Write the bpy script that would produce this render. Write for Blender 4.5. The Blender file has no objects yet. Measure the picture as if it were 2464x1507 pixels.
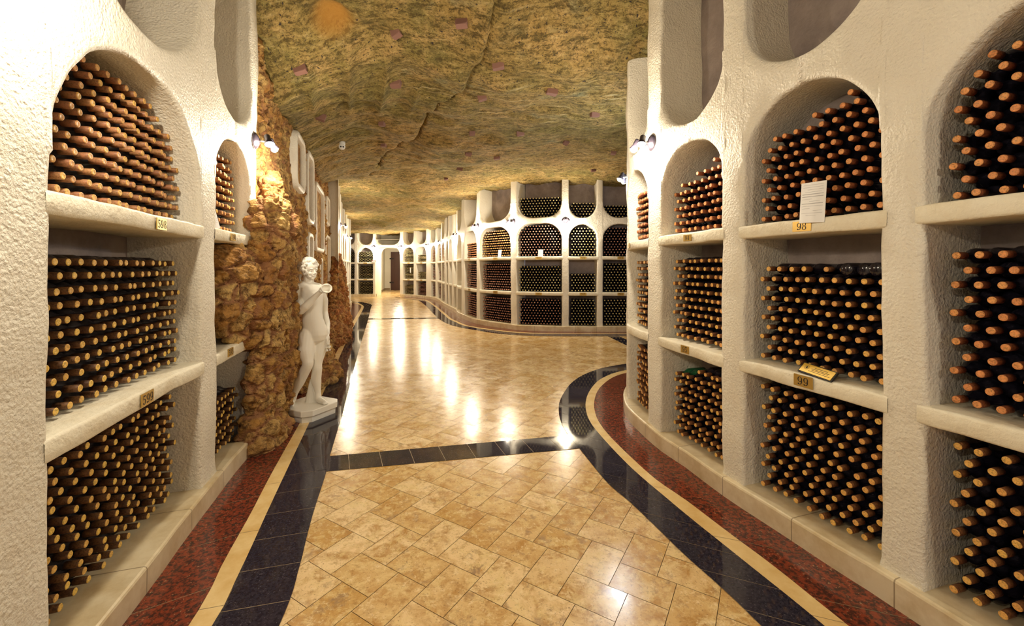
import bpy, bmesh, math, random
import numpy as np
from mathutils import Vector, Matrix

random.seed(7)
RS = np.random.RandomState(11)
scn = bpy.context.scene
col = scn.collection

# ------------------------------------------------------------------ camera
cam_d = bpy.data.cameras.new('camera')
cam_d.sensor_width = 36.0
cam_d.lens = 1010.0 / 2464.0 * 36.0
cam_d.shift_y = -(753.5 - 644.0) / 2464.0
cam_d.clip_start = 0.05
cam_d.clip_end = 200
cam = bpy.data.objects.new('camera', cam_d)
cam.location = (0, 0, 1.65)
cam.rotation_euler = (math.pi / 2, 0, 0)
col.objects.link(cam)
scn.camera = cam
CAM = Vector((0, 0, 1.65))

# ------------------------------------------------------------------ world, exposure
w = bpy.data.worlds.new('world')
scn.world = w
w.use_nodes = True
bg = w.node_tree.nodes['Background']
bg.inputs[0].default_value = (0.86, 0.78, 1.0, 1)
bg.inputs[1].default_value = 0.14
scn.view_settings.view_transform = 'Standard'
scn.view_settings.look = 'None'
scn.view_settings.gamma = 1.0
scn.view_settings.exposure = 0.55
scn.view_settings.use_curve_mapping = False
scn.cycles.max_bounces = 8
scn.cycles.diffuse_bounces = 4
scn.cycles.glossy_bounces = 3
scn.cycles.transmission_bounces = 2
scn.cycles.sample_clamp_indirect = 6.0
scn.cycles.caustics_reflective = False
scn.cycles.caustics_refractive = False
scn.cycles.use_denoising = True
LAMP_W = 52.0
LAMP_COL = (1.0, 0.87, 0.67)

# ------------------------------------------------------------------ numpy noise
def _hash(ix, iy, iz, k=0):
    n = (ix.astype(np.int64) * 374761393 + iy.astype(np.int64) * 668265263 + iz.astype(np.int64) * 2147483647 + k * 1274126177) & 0xffffffff
    n = ((n ^ (n >> 13)) * 1274126177) & 0xffffffff
    n = ((n ^ (n >> 16)) * 2246822519) & 0xffffffff
    return ((n ^ (n >> 15)) & 0xffffff) / float(0xffffff)

def vnoise(P, k=0):
    P = np.asarray(P, float)
    i = np.floor(P).astype(np.int64)
    f = P - i
    f = f * f * (3 - 2 * f)
    r = 0
    for dx in (0, 1):
        for dy in (0, 1):
            for dz in (0, 1):
                wgt = (f[:, 0] if dx else 1 - f[:, 0]) * (f[:, 1] if dy else 1 - f[:, 1]) * (f[:, 2] if dz else 1 - f[:, 2])
                r = r + wgt * _hash(i[:, 0] + dx, i[:, 1] + dy, i[:, 2] + dz, k)
    return r * 2 - 1

def fbm(P, octs=4, k=0, gain=.5):
    a, r, P = 1.0, 0, np.asarray(P, float)
    for o in range(octs):
        r = r + a * vnoise(P * (2.03 ** o) + 17.3 * o, k + o)
        a *= gain
    return r

def worley(P, k=0):
    """F1, F2 and the nearest cell's random number"""
    P = np.asarray(P, float)
    i = np.floor(P).astype(np.int64)
    f1 = np.full(len(P), 9.0); f2 = np.full(len(P), 9.0); cid = np.zeros(len(P))
    for dx in (-1, 0, 1):
        for dy in (-1, 0, 1):
            for dz in (-1, 0, 1):
                c = i + np.array([dx, dy, dz])
                q = np.stack([c[:, a] + .1 + .8 * _hash(c[:, 0], c[:, 1], c[:, 2], k + 5 + a) for a in range(3)], 1)
                d = np.sqrt(((P - q) ** 2).sum(1))
                h = _hash(c[:, 0], c[:, 1], c[:, 2], k + 31)
                near = d < f1
                f2 = np.where(near, f1, np.minimum(f2, d))
                cid = np.where(near, h, cid)
                f1 = np.where(near, d, f1)
    return f1, f2, cid

def wobble(P, amp=.011):
    P = np.asarray(P, float)
    v = np.stack([fbm(P * 2.6 + 3.1, 2, 3), fbm(P * 2.6 + 31.7, 2, 9), fbm(P * 2.6 + 77.7, 2, 15)], 1)
    u = np.stack([vnoise(P * 11 + 3.1, 33), vnoise(P * 11 + 31.7, 39), vnoise(P * 11 + 77.7, 45)], 1)
    return P + v * amp + u * amp * .32

# ------------------------------------------------------------------ materials
class M:
    """small node-tree helper"""
    def __init__(s, name, rough=.6, col=(.8, .8, .8), spec=.5, metal=0.0):
        s.m = bpy.data.materials.new(name)
        s.m.use_nodes = True
        s.t = s.m.node_tree
        s.b = s.t.nodes['Principled BSDF']
        s.set('Base Color', col); s.set('Roughness', rough); s.set('Metallic', metal)
        s.set('Specular IOR Level', spec)
        s._pos = None
    def set(s, k, v):
        i = s.b.inputs[k]
        if isinstance(v, tuple) and len(v) == 3: v = v + (1,)
        if hasattr(v, 'is_linked') or isinstance(v, bpy.types.NodeSocket): s.t.links.new(v, i)
        else: i.default_value = v
    def n(s, typ, **kw):
        nd = s.t.nodes.new(typ)
        ins = kw.pop('ins', {})
        for k, v in kw.items(): setattr(nd, k, v)
        for k, v in ins.items():
            if isinstance(v, bpy.types.NodeSocket): s.t.links.new(v, nd.inputs[k])
            else:
                if isinstance(v, tuple) and len(v) == 3 and nd.inputs[k].type == 'RGBA': v = v + (1,)
                nd.inputs[k].default_value = v
        return nd
    def pos(s, scale=(1, 1, 1), rot=(0, 0, 0)):
        if s._pos is None: s._pos = s.n('ShaderNodeNewGeometry').outputs['Position']
        if scale == (1, 1, 1) and rot == (0, 0, 0): return s._pos
        return s.n('ShaderNodeMapping', ins={'Vector': s._pos, 'Scale': scale, 'Rotation': rot}).outputs[0]
    def noise(s, scale, detail=4, rough=.55, vec=None, dist=0.0):
        return s.n('ShaderNodeTexNoise', ins={'Vector': vec or s.pos(), 'Scale': scale, 'Detail': detail, 'Roughness': rough, 'Distortion': dist}).outputs[0]
    def voro(s, scale, vec=None, feature='F1', out='Distance', rnd=1.0):
        return s.n('ShaderNodeTexVoronoi', feature=feature, ins={'Vector': vec or s.pos(), 'Scale': scale, 'Randomness': rnd}).outputs[out]
    def ramp(s, fac, stops, interp='LINEAR'):
        r = s.n('ShaderNodeValToRGB', ins={'Fac': fac})
        cr = r.color_ramp; cr.interpolation = interp
        while len(cr.elements) < len(stops): cr.elements.new(.5)
        for e, (p, c) in zip(cr.elements, stops):
            e.position = p; e.color = (c, c, c, 1) if not isinstance(c, tuple) else c + (1,)
        return r.outputs[0]
    def mix(s, fac, a, b, blend='MIX'):
        nd = s.n('ShaderNodeMix', data_type='RGBA', blend_type=blend)
        for k, v in ((0, fac), (6, a), (7, b)):
            if isinstance(v, bpy.types.NodeSocket): s.t.links.new(v, nd.inputs[k])
            else: nd.inputs[k].default_value = v if not isinstance(v, tuple) else v + (1,)
        return nd.outputs[2]
    def math(s, op, a, b=0.0, clamp=False):
        nd = s.n('ShaderNodeMath', operation=op, use_clamp=clamp)
        for k, v in ((0, a), (1, b)):
            if isinstance(v, bpy.types.NodeSocket): s.t.links.new(v, nd.inputs[k])
            else: nd.inputs[k].default_value = v
        return nd.outputs[0]
    def bump(s, h, strength=.5, dist=.01):
        s.set('Normal', s.n('ShaderNodeBump', ins={'Height': h, 'Strength': strength, 'Distance': dist}).outputs[0])
    def attr(s, name, out='Color'):
        return s.n('ShaderNodeAttribute', attribute_name=name).outputs[out]

def mat_plaster():
    m = M('white_plaster', .55, spec=.35)
    big = m.noise(1.3, 3); stain = m.noise(3.7, 6, .7)
    c = m.mix(m.ramp(big, [(.35, 0.0), (.7, 1.0)]), (.85, .81, .70), (.79, .74, .62))
    c = m.mix(m.ramp(stain, [(.60, 0.0), (.78, .38)]), c, (.56, .46, .33))
    m.set('Base Color', c)
    h1 = m.noise(62, 4, .62); h2 = m.voro(75, feature='SMOOTH_F1'); h3 = m.noise(15, 2)
    h = m.math('ADD', m.math('MULTIPLY', h1, 1.0), m.math('MULTIPLY', h2, -.5))
    h = m.math('ADD', h, m.math('MULTIPLY', h3, .9))
    m.bump(h, .8, .012)
    m.set('Roughness', m.ramp(h1, [(.3, .5), (.7, .36)]))
    return m.m

def mat_nicheshade():
    m = M('shaded_niche_grey', .8, spec=.2)
    c = m.mix(m.ramp(m.noise(2.2, 6, .7), [(.35, 0.0), (.68, 1.0)]), (.36, .30, .275), (.20, .165, .16))  # grey niche backs, colour darkened to put the recess's shade into it
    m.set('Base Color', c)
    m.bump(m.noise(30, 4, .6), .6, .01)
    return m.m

def mat_shelfplaster():
    m = M('shelf_plaster', .5, spec=.35)
    c = m.mix(m.ramp(m.noise(6, 5, .6), [(.45, 0.0), (.75, 1.0)]), (.83, .78, .63), (.72, .64, .47))
    m.set('Base Color', c)
    m.bump(m.noise(26, 4, .6), .7, .012)
    return m.m

def mat_marble():
    m = M('cream_marble_plinth', .3, spec=.5)
    c = m.mix(m.ramp(m.noise(5, 6, .65), [(.4, 0.0), (.7, 1.0)]), (.76, .66, .46), (.56, .43, .23))
    uv = m.n('ShaderNodeUVMap').outputs[0]
    u = m.n('ShaderNodeSeparateXYZ', ins={0: uv}).outputs[0]
    j = m.math('LESS_THAN', m.math('FRACT', m.math('MULTIPLY', u, 1.9)), .012)
    m.set('Base Color', m.mix(m.math('MULTIPLY', j, .8), c, (.25, .18, .10)))
    m.bump(m.noise(20, 3), .2, .004)
    return m.m

def mat_travertine():
    m = M('travertine_tile', .2, spec=.42)
    t = m.attr('tint')
    sep = m.n('ShaderNodeSeparateColor', ins={0: t})
    r1, r2, r3 = sep.outputs[0], sep.outputs[1], sep.outputs[2]
    off = m.n('ShaderNodeVectorMath', operation='SCALE', ins={0: t, 3: 37.0}).outputs[0]
    p = m.n('ShaderNodeVectorMath', operation='ADD', ins={0: m.pos(), 1: off}).outputs[0]
    c = m.mix(r1, (.55, .33, .10), (.84, .64, .36))
    c = m.mix(m.ramp(m.noise(7, 5, .65, p, .6), [(.46, 0.0), (.66, .9)]), c, (.44, .23, .06))
    c = m.mix(m.ramp(m.noise(11, 6, .7, p, .4), [(.5, 0.0), (.62, .75)]), c, (.76, .58, .28))
    c = m.mix(m.math('MULTIPLY', m.ramp(m.noise(9, 5, .7, p, .3), [(.55, 0.0), (.66, 1.0)]), r3), c, (.32, .21, .12))
    c = m.mix(m.ramp(m.noise(16, 9, .8, p), [(.53, 0.0), (.61, .6)]), c, (.38, .21, .07))
    c = m.mix(m.ramp(m.noise(24, 8, .8, p), [(.54, 0.0), (.62, .65)]), c, (.84, .68, .40))
    c = m.mix(m.ramp(m.noise(85, 3, .7, p), [(.60, 0.0), (.68, .75)]), c, (.26, .15, .06))
    m.set('Base Color', c)
    m.set('Roughness', m.ramp(m.noise(5, 4, .6, p), [(.3, .14), (.75, .30)]))
    m.bump(m.noise(3.2, 2, .5), .10, .012)
    return m.m

def mat_granite(name, a, b, c, rough, sc=70):
    m = M(name, rough, spec=.38)
    x = m.mix(m.ramp(m.noise(sc, 3, .7), [(.42, 0.0), (.58, 1.0)]), a, b)
    x = m.mix(m.ramp(m.noise(sc * 1.7, 2, .7), [(.64, 0.0), (.70, 1.0)]), x, c)
    x = m.mix(m.ramp(m.noise(6, 3), [(.4, 0.0), (.8, .35)]), x, b)
    m.set('Base Color', x)
    return m.m

def mat_cream():
    m = M('cream_border', .2, spec=.5)
    c = m.mix(m.ramp(m.noise(6, 5, .65), [(.35, 0.0), (.7, 1.0)]), (.82, .62, .30), (.68, .44, .16))
    m.set('Base Color', c)
    return m.m

def mat_ceiling():
    m = M('cave_rock_ceiling', .85, spec=.2)
    c = m.mix(m.ramp(m.noise(.6, 5, .65, dist=.4), [(.36, 0.0), (.60, 1.0)]), (.50, .325, .105), (.30, .25, .078))
    c = m.mix(m.ramp(m.noise(1.9, 5, .7), [(.50, 0.0), (.66, .8)]), c, (.66, .43, .17))
    c = m.mix(m.ramp(m.noise(1.3, 4, .6, m.pos((1, 1.5, 1), (0, 0, 2.3))), [(.60, 0.0), (.72, .6)]), c, (.30, .37, .25))
    g1 = m.noise(9, 9, .82, m.pos((.6, 1.8, 0), (0, 0, .22)), .15)
    g2 = m.noise(21, 8, .85, m.pos((1, 1.2, 0)))
    g3 = m.noise(3.5, 9, .85, m.pos((1, 1, 0)))
    c = m.mix(m.ramp(g1, [(.50, 0.0), (.57, .9)]), c, (.11, .078, .022))
    c = m.mix(m.ramp(g2, [(.52, 0.0), (.59, .85)]), c, (.085, .058, .022))
    c = m.mix(m.ramp(g3, [(.50, 0.0), (.60, .7)]), c, (.13, .105, .038))
    c = m.mix(m.ramp(m.noise(40, 6, .8, m.pos((1, 1, 0))), [(.55, 0.0), (.60, .85)]), c, (.05, .035, .02))
    c = m.mix(m.ramp(g1, [(.36, .6), (.45, 0.0)]), c, (.74, .55, .25))
    c = m.mix(m.ramp(g2, [(.36, .5), (.43, 0.0)]), c, (.78, .60, .30))
    ln = m.noise(11, 3, .5, m.pos((.12, 2.4, 0), (0, 0, -.25)), .2)
    c = m.mix(m.math('MULTIPLY', m.ramp(ln, [(.60, 0.0), (.66, .6)]), m.ramp(m.noise(.8, 2), [(.45, 0.0), (.6, 1.0)])), c, (.80, .66, .36))
    c = m.mix(m.ramp(m.noise(21, 2, .5, m.pos((1, 1, 0))), [(.67, 0.0), (.70, .9)]), c, (.03, .025, .035))
    c = m.mix(m.attr('patch', 'Fac'), c, (.60, .30, .06))
    m.set('Base Color', c)
    h = m.math('ADD', m.math('MULTIPLY', g1, 1.0), m.math('MULTIPLY', g2, .7))
    m.bump(h, .9, .03)
    return m.m

def mat_rock(name, a, b, c, mortar):
    m = M(name, .8, spec=.25)
    t = m.attr('stone', 'Fac'); g = m.attr('gap', 'Fac')
    x = m.ramp(t, [(0.0, a), (.45, b), (.8, c), (1.0, a)])
    x = m.mix(m.ramp(m.noise(11, 7, .8), [(.46, 0.0), (.60, .9)]), x, (.11, .045, .018))
    x = m.mix(m.ramp(m.noise(17, 6, .75), [(.54, 0.0), (.68, .8)]), x, (.66, .43, .17))
    x = m.mix(m.ramp(g, [(.10, .85), (.42, 0.0)]), x, mortar)
    m.set('Base Color', x)
    h = m.math('ADD', m.noise(18, 6, .75), m.math('MULTIPLY', m.voro(11), .6))
    m.bump(h, 1.0, .045)
    return m.m

def mat_cap(name, tip):
    m = M(name, .5, spec=.4)
    v = m.noise(8.5, 1, .4)
    f = m.noise(160, 2, .6)
    a, b = tip
    c = m.mix(m.ramp(v, [(.35, 0.0), (.65, 1.0)]), a, b)
    c = m.mix(m.ramp(f, [(.48, 0.0), (.62, .7)]), c, tuple(x * .38 for x in a))
    c = m.mix(m.ramp(m.noise(45, 3, .7), [(.52, 0.0), (.66, .6)]), c, tuple(min(1, x * 1.6) for x in b))
    m.set('Base Color', c)
    m.bump(f, .3, .002)
    return m.m

def simple(name, c, rough=.5, metal=0.0, spec=.5):
    return M(name, rough, c, spec, metal).m

def emit(name, c, s):
    m = M(name, .5, (1, 1, 1))
    m.set('Emission Color', c); m.set('Emission Strength', s)
    return m.m

def mat_statue():
    m = M('white_marble_statue', .38, spec=.4)
    m.set('Base Color', m.mix(m.noise(4, 3), (.88, .86, .79), (.82, .79, .70)))
    return m.m

def mat_glass(name, c, rough):
    m = M(name, rough, c, .6)
    m.set('Base Color', m.mix(m.ramp(m.noise(30, 3, .6), [(.45, 0.0), (.75, 1.0)]), c, tuple(x * 1.9 + .014 for x in c)))
    return m.m

MAT = dict(
    plaster=mat_plaster(), nicheshade=mat_nicheshade(), shelf=mat_shelfplaster(), marble=mat_marble(), trav=mat_travertine(),
    grout=simple('brown_grout', (.34, .22, .10), .6), lgrout=simple('pale_grout', (.45, .34, .20), .5),
    black=mat_granite('black_granite', (.016, .014, .024), (.034, .030, .044), (.16, .15, .17), .045),
    red=mat_granite('red_granite', (.24, .048, .022), (.055, .022, .016), (.34, .20, .11), .14, 38),
    cream=mat_cream(), ceil=mat_ceiling(),
    rock=mat_rock('brown_rubble_stone', (.66, .38, .11), (.80, .54, .20), (.50, .24, .06), (.44, .21, .10)),
    rockred=mat_rock('red_brown_rubble_stone', (.50, .22, .06), (.60, .36, .12), (.42, .15, .04), (.40, .16, .07)),
    glassL=mat_glass('dusty_bottle_glass', (.022, .018, .020), .35),
    glassR=mat_glass('dark_bottle_glass', (.007, .006, .012), .12),
    green=mat_glass('green_bottle_glass', (.01, .09, .035), .15),
    statue=mat_statue(),
    metal=simple('dark_bronze_metal', (.035, .028, .04), .35, .6), steel=simple('brushed_steel', (.6, .58, .52), .3, 1.0),
    bulb=emit('lit_bulb', (1.0, .90, .72, 1), 26.0), bulbcool=emit('lit_cool_bulb', (.80, .92, 1.0, 1), 30.0),
    brass=simple('brass_plate', (.58, .38, .10), .32, .55), ink=simple('black_ink', (.012, .010, .010), .6),
    gold=simple('gold_yellow_card', (.72, .46, .06), .4, .2), paper=simple('white_paper', (.82, .82, .82), .35),
    grey=simple('grey_print', (.30, .30, .32), .6), wood=simple('dark_brown_wood', (.07, .028, .020), .45),
    plug=simple('reddish_brick', (.22, .11, .085), .85), white=simple('white_plastic', (.8, .8, .78), .35),
    pink=simple('pink_red_card', (.70, .30, .30), .5), backplaster=None)
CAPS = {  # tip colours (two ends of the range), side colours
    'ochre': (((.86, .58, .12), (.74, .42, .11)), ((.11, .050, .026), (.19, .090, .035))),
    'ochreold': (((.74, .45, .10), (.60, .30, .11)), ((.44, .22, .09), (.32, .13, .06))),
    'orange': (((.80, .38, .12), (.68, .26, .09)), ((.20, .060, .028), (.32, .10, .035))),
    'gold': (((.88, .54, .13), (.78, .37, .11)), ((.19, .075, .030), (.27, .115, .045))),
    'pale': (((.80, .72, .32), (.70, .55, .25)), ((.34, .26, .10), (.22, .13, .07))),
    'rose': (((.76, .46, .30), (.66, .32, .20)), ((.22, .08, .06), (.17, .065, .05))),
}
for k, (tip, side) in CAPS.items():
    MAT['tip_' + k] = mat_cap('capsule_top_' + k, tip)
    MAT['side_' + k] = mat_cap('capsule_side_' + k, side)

# ------------------------------------------------------------------ mesh helpers
def mesh_from(name, V, F, mats, midx=None, smooth=True, uv=None):
    me = bpy.data.meshes.new(name)
    V = np.asarray(V, float)
    if isinstance(F, np.ndarray) and F.ndim == 2 and F.shape[1] == 4:
        me.vertices.add(len(V)); me.vertices.foreach_set('co', V.ravel())
        me.loops.add(F.size); me.loops.foreach_set('vertex_index', F.ravel().astype(np.int32))
        me.polygons.add(len(F)); me.polygons.foreach_set('loop_start', np.arange(0, F.size, 4, dtype=np.int32))
        me.update(calc_edges=True)
    else:
        me.from_pydata([tuple(v) for v in V], [], [tuple(int(i) for i in f) for f in F])
    for m in (mats if isinstance(mats, (list, tuple)) else [mats]): me.materials.append(m)
    if midx is not None: me.polygons.foreach_set('material_index', np.asarray(midx, np.int32))
    me.polygons.foreach_set('use_smooth', np.full(len(me.polygons), smooth))
    if uv is not None:
        l = me.uv_layers.new(name='UVMap')
        vi = np.zeros(len(me.loops), np.int32); me.loops.foreach_get('vertex_index', vi)
        l.data.foreach_set('uv', np.asarray(uv, float)[vi].ravel())
    me.update()
    return me

def link(name, me, parent=None):
    o = bpy.data.objects.new(name, me)
    col.objects.link(o)
    if parent is not None: o.parent = parent
    return o

def tag(o, label=None, cat=None, group=None, kind=None):
    if label: o['label'] = label
    if cat: o['category'] = cat
    if group: o['group'] = group
    if kind: o['kind'] = kind
    return o

def empty(name, loc, rot=(0, 0, 0)):
    o = bpy.data.objects.new(name, None)
    o.empty_display_size = .1
    o.location = loc; o.rotation_euler = rot
    col.objects.link(o)
    return o

class MB:
    """collects shapes into one mesh"""
    def __init__(s): s.V = []; s.F = []; s.I = []; s.n = 0
    def add(s, V, F, mi=0):
        V = np.asarray(V, float); s.V.append(V)
        for f in F: s.F.append([i + s.n for i in f]); s.I.append(mi)
        s.n += len(V)
    def box(s, c, h, mi=0, R=None):
        P = np.array([[x, y, z] for x in (-1, 1) for y in (-1, 1) for z in (-1, 1)], float) * np.array(h)
        if R is not None: P = P @ np.array(R).T
        s.add(P + np.array(c), [(0, 1, 3, 2), (4, 6, 7, 5), (0, 4, 5, 1), (2, 3, 7, 6), (0, 2, 6, 4), (1, 5, 7, 3)], mi)
    def grid(s, P, mi=0, close_u=False):
        P = np.asarray(P, float); a, b = P.shape[:2]; F = []
        for i in range(a - (0 if close_u else 1)):
            for j in range(b - 1):
                i2 = (i + 1) % a
                F.append((i * b + j, i2 * b + j, i2 * b + j + 1, i * b + j + 1))
        s.add(P.reshape(-1, 3), F, mi)
    def lathe(s, prof, seg=16, mi=0, O=(0, 0, 0), A=(0, 0, 1), mis=None):
        """prof = [(t, r)] along axis A from O"""
        A = Vector(A).normalized(); U = A.orthogonal().normalized(); W = A.cross(U)
        O = Vector(O); V = []; F = []; base = s.n
        for t, r in prof:
            for k in range(seg):
                a = 2 * math.pi * k / seg
                V.append(O + A * t + (U * math.cos(a) + W * math.sin(a)) * max(r, 1e-4))
        for i in range(len(prof) - 1):
            for k in range(seg):
                k2 = (k + 1) % seg
                s.F.append([base + i * seg + k, base + i * seg + k2, base + (i + 1) * seg + k2, base + (i + 1) * seg + k])
                s.I.append(mis[i] if mis else mi)
        s.V.append(np.array([list(v) for v in V])); s.n += len(V)
    def tube(s, pts, rad, seg=10, mi=0, flat=None):
        pts = [Vector(p) for p in pts]
        if not hasattr(rad, '__len__'): rad = [rad] * len(pts)
        rings = []; up = None
        for i, p in enumerate(pts):
            d = (pts[min(i + 1, len(pts) - 1)] - pts[max(i - 1, 0)]).normalized()
            if up is None: up = d.orthogonal().normalized()
            up = (up - d * up.dot(d)).normalized(); sd = d.cross(up)
            rings.append([p + (up * math.cos(2 * math.pi * k / seg) + sd * math.sin(2 * math.pi * k / seg)) * rad[i] for k in range(seg)])
        V = [list(v) for r in rings for v in r]
        F = [(i * seg + k, i * seg + (k + 1) % seg, (i + 1) * seg + (k + 1) % seg, (i + 1) * seg + k) for i in range(len(pts) - 1) for k in range(seg)]
        F += [tuple(range(seg))[::-1], tuple(range((len(pts) - 1) * seg, len(pts) * seg))]
        s.add(V, F, mi)
    def ball(s, c, r, seg=12, rings=8, mi=0, R=None):
        r = (r, r, r) if not hasattr(r, '__len__') else r
        P = []
        for i in range(rings + 1):
            t = math.pi * i / rings
            P.append([[r[0] * math.sin(t) * math.cos(2 * math.pi * k / seg), r[1] * math.sin(t) * math.sin(2 * math.pi * k / seg), r[2] * math.cos(t)] for k in range(seg + 1)])
        P = np.array(P)
        if R is not None: P = P @ np.array(R).T
        s.grid(P + np.array(c), mi)
    def build(s, name, mats, parent=None, smooth=True):
        me = mesh_from(name, np.concatenate(s.V), s.F, mats, s.I, smooth)
        return link(name, me, parent)

def smooth_path(pts, n=8):
    """Catmull-Rom"""
    P = [np.array(p, float) for p in pts]
    P = [2 * P[0] - P[1]] + P + [2 * P[-1] - P[-2]]
    out = []
    for i in range(1, len(P) - 2):
        a, b, c, d = P[i - 1:i + 3]
        for k in range(n):
            t = k / n
            out.append(.5 * ((2 * b) + (-a + c) * t + (2 * a - 5 * b + 4 * c - d) * t * t + (-a + 3 * b - 3 * c + d) * t ** 3))
    out.append(P[-2])
    return np.array(out)

class Path:
    def __init__(s, pts, side, smooth=True):
        s.p = smooth_path(pts) if smooth else np.array(pts, float)
        d = np.diff(s.p, axis=0); L = np.sqrt((d ** 2).sum(1))
        s.s = np.concatenate([[0], np.cumsum(L)]); s.L = s.s[-1]; s.side = side
        t = np.gradient(s.p, s.s, axis=0); t /= np.sqrt((t ** 2).sum(1))[:, None]
        s.nx = -t[:, 1] * side; s.ny = t[:, 0] * side
    def at(s, S, Z, D):
        S, Z, D = np.broadcast_arrays(np.asarray(S, float), np.asarray(Z, float), np.asarray(D, float))
        x = np.interp(S, s.s, s.p[:, 0]); y = np.interp(S, s.s, s.p[:, 1])
        over = np.maximum(S - s.L, 0)
        nx = np.interp(S, s.s, s.nx); ny = np.interp(S, s.s, s.ny)
        l = np.sqrt(nx ** 2 + ny ** 2)
        return np.stack([x - nx / l * D, y - ny / l * D, Z + 0 * S], -1)
    def normal(s, S):
        v = Vector((float(np.interp(S, s.s, s.nx)), float(np.interp(S, s.s, s.ny)), 0)); return v.normalized()

# wall faces in plan (metres; camera stands at the origin)
PR = Path([(2.75, -1.0), (2.42, .2), (2.20, .95), (1.90, 1.986), (1.80, 2.28), (1.70, 2.6), (1.56, 3.02), (1.475, 3.42), (1.365, 3.83), (1.31, 4.26), (1.295, 4.58), (1.34, 4.9), (1.45, 5.25), (1.6, 5.55), (1.85, 5.95), (2.2, 6.3), (3, 6.7), (4.8, 6.9)], 1)
PL = Path([(-1.28, -1.5), (-1.3, -.2), (-1.5, .75), (-1.83, 1.93), (-2.015, 2.53), (-2.2, 3.15), (-2.32, 3.6), (-2.44, 4.02)], -1)
PF = Path([(4.8, 10.79), (2.95, 10.78), (1.26, 10.82), (.25, 11.02), (-.04, 11.24), (-.6, 11.77), (-1.04, 12.36), (-1.38, 13.1), (-1.85, 14.4), (-2.02, 15.3), (-2.87, 17.94), (-3.8, 21.1), (-4.47, 22.14), (-5.2, 22.94), (-6.33, 23.84), (-7.7, 23.8), (-10.2, 23.7)], 1)
PB = Path([(-4.45, 10.75), (-4.75, 11.6), (-5.7, 14.12), (-7.15, 18.6), (-7.4, 19.05), (-7.9, 19.3), (-10, 19.4)], -1)
S1, S2, ST = 1.94, 1.01, .09          # shelf tops, shelf thickness
PLZ = .14                               # plinth height
DEP = .42

def arch_z(b, s):
    """opening's top edge of the lower niche at s"""
    r = min((b['s1'] - b['s0']) / 2, b['r'])
    x = np.minimum(np.asarray(s) - b['s0'], b['s1'] - np.asarray(s)); x = np.clip(x, 0, r)
    return b['atop'] - r * b.get('k', 1) + r * b.get('k', 1) * np.sqrt(np.clip(1 - ((r - x) / r) ** 2, 0, 1))
def u_z(b, s):
    r = min((b['s1'] - b['s0']) / 2, b['r'])
    x = np.minimum(np.asarray(s) - b['s0'], b['s1'] - np.asarray(s)); x = np.clip(x, 0, r)
    return b['ubot'] + r * b.get('k', 1) - r * b.get('k', 1) * np.sqrt(np.clip(1 - ((r - x) / r) ** 2, 0, 1))

def bay(s0, s1, atop=2.77, ubot=2.93, r=.42, **kw):
    return dict(s0=s0, s1=s1, atop=atop, ubot=ubot, r=r, **kw)

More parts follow.
